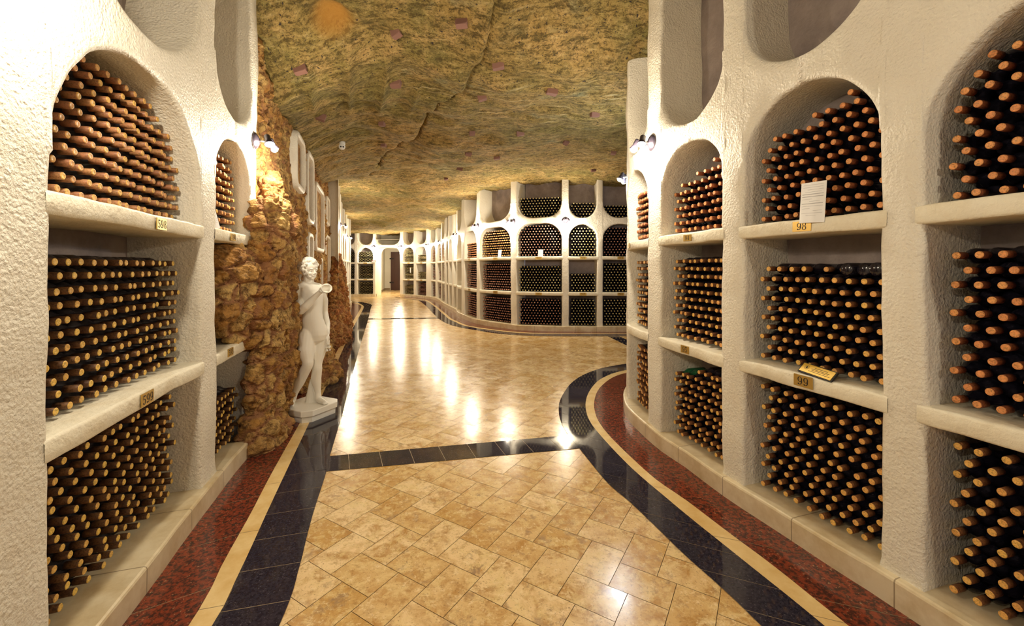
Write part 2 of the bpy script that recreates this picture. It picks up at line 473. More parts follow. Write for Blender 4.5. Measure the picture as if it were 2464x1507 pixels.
def build_wall(name, path, bays, ztop, res, wob, send=None):
    mb = MB()
    send = send or path.L
    zs0 = list(np.arange(0, ztop, res)) + [ztop]
    edges = [0.0] + [x for b in bays for x in (b['s0'], b['s1'])] + [send]
    def openz(b, z):
        if b is None: return 0.0
        sp = float(arch_z(b, b['s0'])); us = float(u_z(b, b['s0']))
        return 1.0 if (b.get('z0', PLZ) < z < sp or z > us) else 0.0
    for i in range(0, len(edges), 2):
        a, c = edges[i], edges[i + 1]
        bl = bays[i // 2 - 1] if i > 0 else None
        br = bays[i // 2] if i // 2 < len(bays) else None
        zs = set(round(z, 4) for z in zs0)
        for b in (bl, br):
            if b is not None:
                for z in (float(arch_z(b, b['s0'])), float(u_z(b, b['s0']))): zs |= {round(z - .012, 4), round(z + .012, 4)}
        zs = np.array(sorted(zs))
        n = max(2, int((c - a - .06) / (res * 1.2)))
        cols = []
        if bl is not None: dl = bl.get('dep', DEP); cols += [(a, dl, 0), (a, dl * .6, 0), (a, .12, 0), (a, .035, 0), (a, .018, 1), (a + .010, .005, 1), (a + .028, 0, 0)]
        else: cols += [(a, 0.0, 0)]
        cols += [(x, 0, 0) for x in np.linspace(a + .028, c - .028, n)[(1 if bl is not None else 0):-1]]
        if br is not None: dr = br.get('dep', DEP); cols += [(c - .028, 0, 0), (c - .010, .005, 2), (c, .018, 2), (c, .035, 0), (c, .12, 0), (c, dr * .6, 0), (c, dr, 0)]
        else: cols += [(c, 0, 0)] + ([(c, .2, 0), (c, .5, 0)] if send < path.L or True else [])
        P = np.zeros((len(cols), len(zs), 3))
        for k, (s_, d_, f) in enumerate(cols):
            dd = np.full(len(zs), d_)
            if f: dd = np.array([d_ * openz(bl if f == 1 else br, z) for z in zs])
            P[k] = path.at(np.full(len(zs), s_), zs, dd)
        mb.grid(P)
    for b in bays:
        w_ = b['s1'] - b['s0']; r = min(w_ / 2, b['r']); na = max(5, int(r * 2 / res))
        th = np.linspace(0, math.pi / 2, na + 1)
        left = b['s0'] + r - r * np.cos(th)
        mid = np.linspace(b['s0'] + r, b['s1'] - r, max(2, int((w_ - 2 * r) / (res * 1.2)) + 2))[1:-1] if w_ > 2 * r + .05 else []
        ss = np.concatenate([left, mid, (b['s1'] - r + r * np.cos(th))[::-1]])
        D = b.get('dep', DEP); K = []
        for s_ in ss:
            zA = float(arch_z(b, s_)); zU = float(u_z(b, s_))
            x = min(s_ - b['s0'], b['s1'] - s_); sg = 1 if s_ - b['s0'] < b['s1'] - s_ else -1
            c_ = (r - x) / r if x < r else 0.0
            nh, nv = -sg * c_, math.sqrt(max(0, 1 - c_ * c_))
            row = [(s_, zA, D), (s_, zA, D * .6), (s_, zA, .12), (s_, zA, .035), (s_, zA, .018), (s_ + nh * .010, zA + nv * .010, .005), (s_ + nh * .028, zA + nv * .028, 0)]
            m_ = 4 if res < .1 else 2
            z0, z1 = zA + nv * .028, zU - nv * .028
            row += [(s_ + nh * .028, z0 + (z1 - z0) * q / (m_ + 1), 0) for q in range(1, m_ + 1)]
            row += [(s_ + nh * .028, z1, 0), (s_ + nh * .010, zU - nv * .010, .005), (s_, zU, .018), (s_, zU, .035), (s_, zU, .12), (s_, zU, D * .6), (s_, zU, D)]
            q = np.array(row); K.append(path.at(q[:, 0], q[:, 1], q[:, 2]))
        mb.grid(np.array(K))
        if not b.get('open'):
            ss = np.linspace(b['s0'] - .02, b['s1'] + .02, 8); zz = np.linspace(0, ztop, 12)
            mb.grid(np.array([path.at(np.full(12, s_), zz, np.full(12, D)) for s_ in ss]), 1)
        else:
            ss = np.linspace(b['s0'] - .02, b['s1'] + .02, 8); zz = np.linspace(b['atop'], ztop, 6)
            mb.grid(np.array([path.at(np.full(6, s_), zz, np.full(6, D)) for s_ in ss]))
    V = np.concatenate(mb.V)
    if wob: V = wobble(V, wob)
    me = mesh_from(name, V, mb.F, [MAT['plaster'], MAT['nicheshade']], mb.I)
    o = link(name, me); o['kind'] = 'structure'
    # shelves: slabs between the pillars
    for b in bays:
        if b.get('open'): continue
        for zt in (S1, S2):
            if b.get('noshelf'): continue
            n = 14 if res < .1 else 6
            ss = np.linspace(b['s0'] - .03, b['s1'] + .03, n)
            D = b.get('dep', DEP)
            prof = [(D, zt), (.10, zt), (.012, zt), (.002, zt - .004), (-.003, zt - .014), (-.003, zt - .045), (-.003, zt - ST + .014), (.002, zt - ST + .004), (.012, zt - ST), (.10, zt - ST), (D, zt - ST)]
            sag = b.get('sag', 0)
            P = np.array([path.at(np.full(len(prof), s_), np.array([z for d, z in prof]), np.array([d for d, z in prof]) + b.get('shd', 0)) for s_ in ss])
            sh = P.shape; Vs = P.reshape(-1, 3)
            if wob: Vs = wobble(Vs, wob * .8)
            m2 = MB(); m2.grid(Vs.reshape(sh))
            so = m2.build('shelf', MAT['shelf'], o)
    return o

def baseboard(name, path, s0, s1, res=.15, dep=DEP):
    prof = [(-.04, -.02), (-.04, .05), (-.04, PLZ - .014), (-.036, PLZ - .004), (-.026, PLZ), (.04, PLZ), (dep * .6, PLZ), (dep, PLZ)]
    n = max(3, int((s1 - s0) / res)); ss = np.linspace(s0, s1, n)
    P = np.array([path.at(np.full(len(prof), s_), np.array([z for d, z in prof]), np.array([d for d, z in prof])) for s_ in ss])
    uv = np.array([[s_, z] for s_ in ss for d, z in prof])
    mb = MB(); mb.grid(wobble(P.reshape(-1, 3), .004).reshape(P.shape))
    # close both ends
    base = mb.n; k = len(prof)
    e0 = path.at(s0, -.02, dep); e1 = path.at(s1, -.02, dep)
    V = np.concatenate(mb.V + [np.array([e0, e1])]); F = mb.F + [list(range(k)) + [base], [base - k + i for i in range(k)] + [base + 1]]
    uv = np.concatenate([uv, [[s0, 0], [s1, 0]]])
    me = mesh_from(name, V, F, MAT['marble'], smooth=False, uv=uv)
    o = link(name, me); o['kind'] = 'structure'
    return o

BR = [bay(2.10, 3.066, 2.74, 2.93, .5), bay(3.247, 4.064, 2.75, 2.93, .5), bay(4.265, 5.042, 2.70, 2.86, .42), bay(5.32, 6.02, 2.68, 2.86, .4)]
BL = [bay(3.12, 4.47, 2.70, 2.88, .62, shd=.0), bay(4.73, 5.50, 2.70, 2.88, .40)]
BF = [bay(1.55, 2.462, r=.40), bay(2.611, 3.335, r=.38), bay(3.516, 4.713, 2.80, 2.95, r=.42), bay(4.951, 6.271, 2.77, 2.93, r=.45), bay(6.483, 7.705, r=.42),
      bay(8.104, 9.40), bay(9.631, 10.25), bay(10.64, 11.22), bay(11.50, 11.98), bay(12.50, 13.60), bay(13.855, 15.35), bay(15.90, 16.505), bay(17.036, 18.053), bay(18.299, 19.258),
      bay(19.474, 20.86, 2.82, 2.94, r=.42, open=True, z0=-1, dep=1.3), bay(20.999, 21.836), bay(22.03, 22.6)]
BB = [bay(.14, .98), bay(1.22, 2.1), bay(2.4, 3.3), bay(3.6, 4.5), bay(4.8, 5.7), bay(6.0, 6.9), bay(7.2, 8.0)]
wall_right = build_wall('wall_right', PR, BR, 4.75, .045, .011)
wall_left = build_wall('wall_left', PL, BL, 4.75, .045, .011)
wall_far = build_wall('wall_far', PF, BF, 4.15, .12, .007)
wall_lb = build_wall('wall_left_back', PB, BB, 4.15, .15, .006)
baseboard('baseboard_right', PR, .2, PR.L)
baseboard('baseboard_left', PL, .2, 5.28)
baseboard('baseboard_far', PF, .3, 19.45)
baseboard('baseboard_back', PF, 20.88, 23.4)
baseboard('baseboard_left_back', PB, 0, PB.L)

# passage behind the open arch, with its wooden door
def passage():
    mb = MB()
    a = PF.at(19.474, 0, .1); b = PF.at(20.86, 0, .1)
    fa = np.array([-8.15, 31.0, 0]); fb = np.array([-9.40, 31.0, 0]); z = 3.25
    def quad(p, q, z0, z1): 
        P = np.array([[[*(p[:2] + (q[:2] - p[:2]) * t), z0 + (z1 - z0) * u] for u in (0, .5, 1)] for t in (0, .5, 1)]); mb.grid(P)
    quad(b, fb, 0, z); quad(fb, fa, 0, z); quad(fa, a, 0, z)
    mb.grid(np.array([[[a[0], a[1], z], [b[0], b[1], z]], [[fa[0], fa[1], z], [fb[0], fb[1], z]]]))
    o = mb.build('wall_passage', MAT['plaster'], smooth=False); o['kind'] = 'structure'
    mb = MB()
    for p, q in ((b, fb), (fb, np.array([-9.0, 31.0, 0]))):
        d = (q - p)[:2]; L = np.hypot(*d); c = (p + q) / 2; ang = math.atan2(d[1], d[0])
        mb.box((c[0], c[1], .07), (L / 2, .04, .07), 0, Matrix.Rotation(ang, 3, 'Z'))
    o = mb.build('baseboard_passage', MAT['marble'], smooth=False); o['kind'] = 'structure'
    d = empty('door_1', (-8.30, 30.93, 0)); d['kind'] = 'structure'
    mb = MB(); mb.box((-.0, 0, 1.4), (.62, .04, 1.4))
    for k in range(4): mb.box((-.47 + .31 * k, -.045, 1.4), (.145, .012, 1.36))
    mb.build('door_leaf', MAT['wood'], d, False)
    for zz in (.55, 2.3):
        mb = MB(); mb.box((-.55, -.07, zz), (.15, .012, .05)); mb.build('hinge', MAT['ink'], d, False)
    mb = MB(); mb.box((0, -.065, 1.4), (.6, .01, .06)); mb.build('cross_rail', MAT['wood'], d, False)
passage()

# ------------------------------------------------------------------ ceiling
CRACK = np.array([(-.18, 4.25), (-.25, 4.59), (-.34, 4.78), (-.49, 4.98), (-.65, 5.4), (-.81, 5.71), (-1.05, 5.88), (-1.49, 6.94), (-1.77, 7.5), (-2.12, 8.0), (-2.49, 8.48), (-2.8, 9.02), (-3.07, 9.72), (-3.39, 9.95), (-4.1, 11.0)])
def seg_dist(X, Y, line):
    best = np.full(X.shape, 99.0); side = np.zeros(X.shape)
    for (x0, y0), (x1, y1) in zip(line[:-1], line[1:]):
        dx, dy = x1 - x0, y1 - y0; L2 = dx * dx + dy * dy
        t = np.clip(((X - x0) * dx + (Y - y0) * dy) / L2, 0, 1)
        d = np.hypot(X - x0 - t * dx, Y - y0 - t * dy)
        c = np.sign((X - x0) * dy - (Y - y0) * dx)
        side = np.where(d < best, c, side); best = np.minimum(best, d)
    return best, side
def ceil_h(X, Y):
    X = np.asarray(X, float); Y = np.asarray(Y, float); sh = X.shape; x = X.ravel(); y = Y.ravel()
    z = np.interp(y, [-4, 4.0, 4.9, 10.8, 13, 24, 36], [4.5, 4.42, 3.95, 3.93, 3.80, 3.60, 3.30])
    wl = -1.089 - .335 * y
    dip = np.clip(1 - (x - wl) / 1.1, 0, 1) * np.interp(y, [3.6, 4.6, 9.5, 11.2], [0, 1, 1, 0])
    z = z - .34 * dip ** 1.5
    P = np.stack([x, y, 0 * x], 1)
    z = z + .085 * fbm(P * .8, 3, 3) + .030 * fbm(P * 2.6, 3, 8)
    ca, sa = math.cos(.35), math.sin(.35)
    A = np.stack([(x * ca + y * sa) * .7, (-x * sa + y * ca) * 5.5, 0 * x], 1)
    z = z + .020 * fbm(A, 4, 21) + .008 * fbm(P * 14, 2, 4)
    f1, f2, cid = worley(np.stack([x * 1.1, y * 1.1, 0 * x], 1), 3)
    z = z + .05 * (cid - .5) * np.clip((f2 - f1) * 4, 0, 1)
    # hewn blocks on the left
    blk = np.exp(-(((x + 1.95) / .8) ** 2 + ((y - 5.5) / .9) ** 2) ** 2)
    u = (x * .93 + y * .36) / .42; v = (-x * .36 + y * .93) / .85
    z = z + blk * .055 * (1 - np.abs((u - np.floor(u)) * 2 - 1) ** 6 * 1.6) * (1 - .6 * np.abs((v - np.floor(v)) * 2 - 1) ** 8) - .035 * blk
    xx = x + .05 * fbm(P * 3, 2, 77)
    d, side = seg_dist(xx, y + .05 * fbm(P * 3 + 9, 2, 78), CRACK)
    z = z + np.interp(y, [4, 6, 7], [.035, .05, .10]) * np.exp(-(d / np.interp(y, [4, 7], [.016, .03])) ** 2) + .035 * side * np.exp(-(d / .35) ** 2)
    z = z + .07 * np.exp(-(((x + 1.84) / .17) ** 2 + ((y - 4.3) / .13) ** 2) ** 2)
    z = z - .05 * np.exp(-(((x + .15 - (y - 4.45) * -.3) / .16) ** 2 + ((y - 4.5) / .3) ** 2) ** 2)
    return z.reshape(sh)
def build_ceiling():
    ys = [-4.0, -3, -2, -1, 0, 1, 2, 2.6, 3.0]
    st = .035
    while ys[-1] < 36:
        ys.append(ys[-1] + st); st = .030 * max(1, (ys[-1] / 5) ** 1.25)
    ys = np.array(ys); 
    u = np.linspace(-1, 1, 330)
    X = np.zeros((len(ys), len(u))); Y = np.repeat(ys[:, None], len(u), 1)
    for i, y in enumerate(ys):
        lo = np.interp(y, [-4, 0, 4, 11, 14, 24, 36], [-3, -3, -3.6, -6, -7.5, -11.5, -11.5]); hi = np.interp(y, [-4, 4, 6, 10, 12, 24, 36], [4, 4, 5.5, 5.5, 5.0, -2, -6])
        X[i] = lo + (hi - lo) * (u + 1) / 2
    Z = ceil_h(X, Y)
    mb = MB(); mb.grid(np.stack([X, Y, Z], -1))
    me = mesh_from('ceiling', np.concatenate(mb.V), mb.F, MAT['ceil'])
    at = me.attributes.new('patch', 'FLOAT', 'POINT')
    x, y = X.ravel(), Y.ravel()
    p = np.exp(-(((x + 1.84) / .19) ** 2 + ((y - 4.32) / .14) ** 2) ** 2) * .85
    at.data.foreach_set('value', p)
    o = link('ceiling', me); o['kind'] = 'structure'
build_ceiling()

# ------------------------------------------------------------------ floor
def build_floor():
    z = 0.0
    mb = MB(); mb.add([(-11, -4, -.01), (6, -4, -.01), (6, 33, -.01), (-11, 33, -.01)], [(0, 1, 2, 3)])
    fl = mb.build('floor', MAT['grout'], None, False); fl['kind'] = 'structure'
    L, W, g = .30, .20, .0014
    ang = math.radians(-31.4); ca, sa = math.cos(ang), math.sin(ang)
    V, F, T = [], [], []
    lim = np.array([[-9.6, 31.2]])
    for i in range(-160, 160):
        for j in range(-80, 80):
            ox, oy = i * W + j * L, i * W - j * L
            for (x0, y0, x1, y1) in ((ox, oy, ox + L, oy + W), (ox + L, oy + W - L, ox + L + W, oy + W)):
                cx, cy = (x0 + x1) / 2, (y0 + y1) / 2
                X, Y = cx * ca - cy * sa + .3, cx * sa + cy * ca + 3.0
                if Y < -1.5 or Y > 31 or X < -10 or X > 4.6: continue
                lo = np.interp(Y, [0, 5, 11, 20, 24, 31], [-1.9, -3, -5.2, -8, -10, -10]); hi = np.interp(Y, [0, 5, 6.5, 7.4, 11, 13, 24, 31], [2.4, 1.7, 2.6, 4.6, 4.6, -.6, -5, -7.8])
                if X < lo or X > hi: continue
                n = len(V)
                for (px, py) in ((x0 + g, y0 + g), (x1 - g, y0 + g), (x1 - g, y1 - g), (x0 + g, y1 - g)):
                    V.append((px * ca - py * sa + .3, px * sa + py * ca + 3.0, 0))
                F.append((n, n + 1, n + 2, n + 3)); t = (random.random(), random.random(), random.random()); T += [t] * 4
    me = mesh_from('floor_tiles', V, np.array(F), MAT['trav'], smooth=False)
    at = me.attributes.new('tint', 'FLOAT_COLOR', 'POINT')
    at.data.foreach_set('color', np.array([(*t, 1) for t in T], float).ravel())
    o = link('floor_tiles', me, fl)
    return fl
FLOOR = build_floor()

def resample(line, n):
    p = smooth_path(line, 6); d = np.sqrt((np.diff(p, axis=0) ** 2).sum(1)); s = np.concatenate([[0], np.cumsum(d)])
    q = np.linspace(0, s[-1], n)
    return np.stack([np.interp(q, s, p[:, 0]), np.interp(q, s, p[:, 1])], 1), s[-1]
def strip(name, a, b, mat, z, tile, gmat='lgrout', gap=.004, sub=4):
    """band between two plan lines, cut into slabs with grout between"""
    _, La = resample(a, 10)
    n = max(2, int(La / tile)); N = n * sub
    A, _ = resample(a, N + 1); B, _ = resample(b, N + 1)
    mb = MB()
    for k in range(n):
        i0 = k * sub
        for q in range(sub):
            p0, p1, r1, r0 = A[i0 + q], A[i0 + q + 1], B[i0 + q + 1], B[i0 + q]
            if q == 0:
                d = gap / max(1e-6, np.hypot(*(p1 - p0))); p0 = p0 + (p1 - p0) * min(d, .5); r0 = r0 + (r1 - r0) * min(d, .5)
            mb.add([(*p0, z), (*p1, z), (*r1, z), (*r0, z)], [(0, 1, 2, 3)])
    o = mb.build(name, MAT[mat], FLOOR, False)
    mb = MB(); 
    P = np.stack([np.c_[A, np.full(len(A), z - .0012)], np.c_[B, np.full(len(B), z - .0012)]], 1); mb.grid(P)
    mb.build('grout_bed', MAT[gmat], FLOOR, False)

Rin = [(1.9, -1), (1.45, .8), (1.145, 1.931), (1.071, 2.178), (.99, 2.403), (.9, 2.712), (.821, 2.965), (.726, 3.23), (.616, 3.805), (.557, 4.115), (.528, 4.374), (.527, 4.694), (.578, 5.12), (.708, 5.6), (.861, 6.016), (1.093, 6.434), (1.46, 6.858), (1.963, 7.183), (2.8, 7.55), (4.6, 7.7)]
Rout = [(2.2, -1), (1.75, .8), (1.435, 1.931), (1.34, 2.237), (1.266, 2.469), (1.168, 2.775), (1.096, 3.025), (1.035, 3.236), (.978, 3.465), (.912, 3.822), (.852, 4.24), (.834, 4.492), (.844, 4.748), (.892, 5.089), (.997, 5.489), (1.169, 5.931), (1.341, 6.242), (1.605, 6.561), (1.95, 6.80), (2.8, 7.2), (4.6, 7.36)]
Rcr = [(2.31, -1), (1.86, .8), (1.545, 1.931), (1.448, 2.3), (1.364, 2.552), (1.317, 2.698), (1.228, 2.981), (1.125, 3.238), (1.057, 3.523), (.988, 3.885), (.943, 4.198), (.926, 4.516), (.948, 4.803), (.995, 5.089), (1.103, 5.489), (1.24, 5.827), (1.477, 6.242), (1.721, 6.51), (2.05, 6.72), (2.8, 7.08), (4.6, 7.25)]
Lin = [(-.75, -1), (-.9, .8), (-1.071, 1.931), (-1.162, 2.283), (-1.246, 2.54), (-1.342, 2.844), (-1.489, 3.356), (-1.595, 3.679), (-1.9, 4.694), (-2.048, 5.159), (-2.425, 6.361), (-2.849, 7.715), (-3.365, 9.389), (-4.079, 11.736), (-4.604, 13.44), (-5.75, 17.1), (-6.0, 17.95), (-6.3, 18.75), (-6.85, 19.6), (-7.5, 20.15), (-9.5, 20.5)]
Lout = [(-1.0, -1), (-1.2, .8), (-1.379, 1.931), (-1.459, 2.222), (-1.541, 2.491), (-1.636, 2.787), (-1.78, 3.249), (-1.905, 3.655), (-2.133, 4.397), (-2.459, 5.446), (-3.17, 7.715), (-4.114, 10.71), (-4.871, 13.226), (-5.531, 15.431), (-6.073, 17.18), (-6.42, 18.114), (-6.85, 18.95), (-7.5, 19.75), (-9.5, 20.15)]
Lcr = [(-1.1, -1), (-1.3, .8), (-1.486, 1.931), (-1.616, 2.357), (-1.744, 2.794), (-1.879, 3.217), (-2.012, 3.655), (-2.3, 4.62), (-2.631, 5.68), (-3.27, 7.715), (-4.25, 10.8), (-5.69, 15.575), (-6.25, 17.40), (-6.56, 18.2), (-7.0, 18.95), (-7.6, 19.62), (-9.5, 20.04)]
Fin = [(4.7, 10.06), (2.76, 10.063), (.996, 10.063), (.292, 10.162), (-.331, 10.455), (-.951, 11.036), (-1.3, 11.4), (-1.6, 11.8), (-1.92, 12.36), (-2.329, 13.44), (-2.731, 14.748), (-3.635, 17.824), (-4.5, 20.5), (-5.0, 21.5), (-6.4, 22.9)]
Fout = [(4.7, 10.41), (2.857, 10.416), (.9, 10.43), (.42, 10.49), (-.074, 10.70), (-.72, 11.20), (-1.15, 11.62), (-1.45, 12.05), (-1.68, 12.6), (-2.04, 13.5), (-2.42, 14.8), (-3.3, 17.8), (-4.22, 20.7), (-4.75, 21.55), (-6.35, 23.1)]
Fcr = [(4.7, 10.50), (2.9, 10.50), (.92, 10.52), (.45, 10.59), (-.02, 10.80), (-.65, 11.28), (-1.07, 11.69), (-1.36, 12.10), (-1.59, 12.65), (-1.94, 13.5), (-2.32, 14.8), (-3.2, 17.8), (-4.12, 20.7), (-4.67, 21.65), (-6.3, 23.2)]
def off(path, s0, s1, d, n=24):
    P = path.at(np.linspace(s0, s1, n), 0, d); return [(p[0], p[1]) for p in P]
strip('black_granite_border', Rin, Rout, 'black', .004, .28)
strip('cream_border', Rout, Rcr, 'cream', .004, .6)
strip('red_granite_border', Rcr, off(PR, 0, PR.L, .05), 'red', .004, .45)
strip('black_granite_border', Lin, Lout, 'black', .004, .28)
strip('cream_border', Lout, Lcr, 'cream', .004, .6)
LW = off(PL, .3, PL.L - .3, .05, 12) + [(-2.9, 5.0), (-4.3, 9.2)] + off(PB, .3, PB.L, .05, 14)
strip('red_granite_border', Lcr, LW, 'red', .0025, .45)
strip('black_granite_border', Fin, Fout, 'black', .004, .35)
strip('cream_border', Fout, Fcr, 'cream', .004, .6)
strip('red_granite_border', Fcr, off(PF, 0, 19.1, .05, 40), 'red', .004, .45)
def line(p, q, n=8): return [(p[0] + (q[0] - p[0]) * k / n, p[1] + (q[1] - p[1]) * k / n) for k in range(n + 1)]
strip('black_granite_border', line((-1.70, 3.645), (.60, 4.13)), line((-1.58, 3.375), (.70, 3.84)), 'black', .0028, .24)
strip('black_granite_border', line((-4.75, 13.56), (-2.3, 13.87)), line((-4.6, 13.30), (-2.2, 13.56)), 'black', .0028, .4)
strip('black_granite_border', line((2.28, 10.2), (2.6, 7.3)), line((2.55, 10.2), (2.87, 7.35)), 'black', .0028, .35)

# ------------------------------------------------------------------ rubble rock
def rockify(V, N, sc=6.5, amp=.055, k=0, sq=(1, 1, 1.25)):
    Q = V + .05 * np.stack([fbm(V * 3, 2, 5), fbm(V * 3 + 9, 2, 6), fbm(V * 3 + 19, 2, 7)], 1)
    f1, f2, cid = worley(Q * sc * np.array(sq), k)
    g1, g2, cid2 = worley(Q * sc * 2.3 * np.array(sq), k + 3)
    gap = np.clip((f2 - f1) * 3.2, 0, 1); gap2 = np.clip((g2 - g1) * 3.2, 0, 1)
    rid = 1 - np.abs(fbm(V * 9, 3, 50)) * 1.3
    d = amp * (gap ** .28) * (.45 + 1.1 * cid) + amp * .35 * gap2 ** .6 * (cid2 - .2) + amp * .42 * fbm(V * 13, 4, 40) + amp * .35 * rid - amp * .5 + .007 * (1 - np.abs(fbm(V * 24, 3, 60)) * 2)
    return V + N * d[:, None], np.where(cid > .35, cid, cid2), np.clip(.2 * gap + .8 * gap * (.5 + .5 * gap2), 0, 1)
def rock_attrs(me, stone, gap):
    a = me.attributes.new('stone', 'FLOAT', 'POINT'); a.data.foreach_set('value', stone)
    b = me.attributes.new('gap', 'FLOAT', 'POINT'); b.data.foreach_set('value', gap)
def remeshed(mb, voxel, smooth=0):
    """merge overlapping solids of MB into one continuous surface"""
    me = mesh_from('tmp', np.concatenate(mb.V), mb.F, [])
    bm = bmesh.new(); bm.from_mesh(me); bmesh.ops.remove_doubles(bm, verts=bm.verts, dist=1e-4)
    bmesh.ops.recalc_face_normals(bm, faces=bm.faces); bm.to_mesh(me); bm.free()
    o = bpy.data.objects.new('tmp', me); col.objects.link(o)
    m = o.modifiers.new('r', 'REMESH'); m.mode = 'VOXEL'; m.voxel_size = voxel
    if smooth:
        s = o.modifiers.new('s', 'SMOOTH'); s.iterations = smooth; s.factor = .5
    dg = bpy.context.evaluated_depsgraph_get()
    out = bpy.data.meshes.new_from_object(o.evaluated_get(dg))
    bpy.data.objects.remove(o); bpy.data.meshes.remove(me)
    return out
def rock_mass(name, blobs, mat, voxel=.02, sc=6.5, amp=.05, k=0):
    mb = MB()
    for c, r in blobs: mb.ball(c, r, 24, 16)
    me = remeshed(mb, voxel)
    n = len(me.vertices); V = np.zeros(n * 3); N = np.zeros(n * 3)
    me.vertices.foreach_get('co', V); me.vertices.foreach_get('normal', N); V = V.reshape(-1, 3); N = N.reshape(-1, 3)
    V2, st, gp = rockify(V, N, sc, amp, k)
    V2[:, 2] = np.maximum(V2[:, 2], -.03)
    me.vertices.foreach_set('co', V2.ravel()); rock_attrs(me, st, gp)
    me.materials.clear(); me.materials.append(MAT[mat])
    me.polygons.foreach_set('use_smooth', np.full(len(me.polygons), False)); me.update(); me.name = name
    return link(name, me)

FR_ = ((5.85, 6.64, 2.80, 3.60), (6.93, 7.66, 2.42, 3.62), (7.93, 9.30, 1.98, 3.30), (9.85, 10.6, 2.68, 3.35), (6.98, 7.6, 1.2, 2.24), (9.6, 10.75, .42, 2.42), (8.5, 9.05, .95, 1.84))
def build_rock_wall():
    ys = np.arange(3.95, 10.95, .032); zs = np.arange(0, 4.6, .032)
    Y, Z = np.meshgrid(ys, zs, indexing='ij')
    X = -1.089 - .335 * Y
    P = np.stack([X, Y, Z], -1).reshape(-1, 3)
    bul = .05 * fbm(P * .9, 3, 12) - .08 * np.clip((P[:, 2] - 2.4), 0, 1)
    n = np.array([.948, .318, 0.0])
    P = P + n * bul[:, None]
    P = P + n * (np.clip(4.35 - P[:, 1], 0, .4) * -.4)[:, None]
    V2, st, gp = rockify(P, np.repeat(n[None], len(P), 0), 5.6, .06, 9)
    k = np.ones(len(P))
    for y0, y1, z0, z1 in FR_: k = np.minimum(k, np.clip(np.maximum(np.maximum(y0 - P[:, 1], P[:, 1] - y1), np.maximum(z0 - P[:, 2], P[:, 2] - z1)) / .12, 0, 1))
    P0 = P - n * bul[:, None]
    V2 = P0 - n * .02 + (V2 - P0 + n * .02) * k[:, None]
    mb = MB(); mb.grid(V2.reshape(len(ys), len(zs), 3))
    me = mesh_from('wall_rock', np.concatenate(mb.V), mb.F, MAT['rock'], smooth=False)
    rock_attrs(me, st, gp)
    o = link('wall_rock', me); o['kind'] = 'structure'
    # plaster-framed narrow niches set into it
    tx = Vector((-.318, .948, 0)); nn = Vector((.948, .318, 0))
    def frame(y0, y1, z0, z1, bottles=False):
        bw = .055
        def ringpts(ins, d):
            out = []
            a, b, c, e = y0 + ins, y1 - ins, z0 + ins, z1 - ins
            r = max(.03, .17 - ins)
            for (cy, cz, t0) in ((b - r, e - r, 0), (a + r, e - r, 90), (a + r, c + r, 180), (b - r, c + r, 270)):
                for q in range(7):
                    t = math.radians(t0 + 15 * q)
                    yy, zz = cy + r * math.cos(t) * .95, cz + r * math.sin(t)
                    base = Vector((-1.089 - .335 * yy, yy, zz)) + nn * d
                    out.append(list(base))
            return out
        rings = [ringpts(-.02, -.05), ringpts(-.01, .035), ringpts(.008, .05), ringpts(bw, .05), ringpts(bw + .012, .035), ringpts(bw + .014, -.34)]
        mb = MB(); mb.grid(np.array([r + [r[0]] for r in rings]).transpose(1, 0, 2))
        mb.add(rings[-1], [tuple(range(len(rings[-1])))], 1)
        mb.build('niche_frame', [MAT['plaster'], MAT['nicheshade']], o)
    for f in FR_:
        frame(*f)
    return o
ROCKW = build_rock_wall()
tag(rock_mass('rock_pillar', [((-2.33, 3.95, .45), (.06, .22, .80)), ((-2.31, 3.92, .05), (.13, .29, .22)), ((-2.38, 3.62, 1.42), (.15, .30, .40)), ((-2.33, 3.95, 1.35), (.13, .27, .58)),
                            ((-2.29, 4.02, 2.02), (.14, .24, .30)), ((-2.5, 4.35, 1.2), (.17, .28, 1.42))],
              'rock', .010, 5.2, .058, 2),
    'rough brown rubble stone pillar bulging from the left wall beside the white statue', 'stone pillar')
tag(rock_mass('rock_outcrop', [((-4.58, 11.0, 1.0), (.17, .32, 1.0)), ((-4.58, 11.0, .6), (.22, .40, .8)), ((-4.32, 10.2, .2), (.30, .7, .50)), ((-3.90, 8.85, .08), (.30, .95, .38))], 'rockred', .022, 7.5, .055, 5),
    'tall reddish brown rock outcrop standing behind the white statue', 'rock')
tag(rock_mass('rock_outcrop', [((-3.10, 6.15, .22), (.42, .50, .42)), ((-3.0, 6.0, .05), (.45, .62, .25))], 'rock', .022, 6.5, .06, 7),
    'low mossy brown boulder on the floor just behind the statue base', 'rock')

# ------------------------------------------------------------------ bottles
PROF = [(.0018, 0.0), (.0016, .0085), (0.0, .0130), (.003, .0160), (.026, .0166), (.058, .0168), (.0585, .0150), (.082, .0152), (.094, .0175), (.112, .0300), (.128, .0365), (.292, .0365), (.299, .030), (.300, 0.0)]
PMI = [1, 1, 1, 0, 0, 0, 2, 2, 2, 2, 2, 2, 2]
def template(seg, prof=PROF, pmi=PMI, rot=0.0):
    V = np.array([[t, r * math.cos(2 * math.pi * k / seg + rot), r * math.sin(2 * math.pi * k / seg + rot)] for t, r in prof for k in range(seg)])
    F = np.array([[i * seg + k, i * seg + (k + 1) % seg, (i + 1) * seg + (k + 1) % seg, (i + 1) * seg + k] for i in range(len(prof) - 1) for k in range(seg)])
    return V, F, np.repeat(pmi, seg)
FARP = [(0, 0.0), (0, .0145), (.050, .0165), (.09, .0150), (.125, .0365), (.30, .0365)]
FARM = [1, 0, 2, 2, 2]
T_NEAR, T_MID, T_FAR = template(14), template(9), template(6, FARP, FARM)

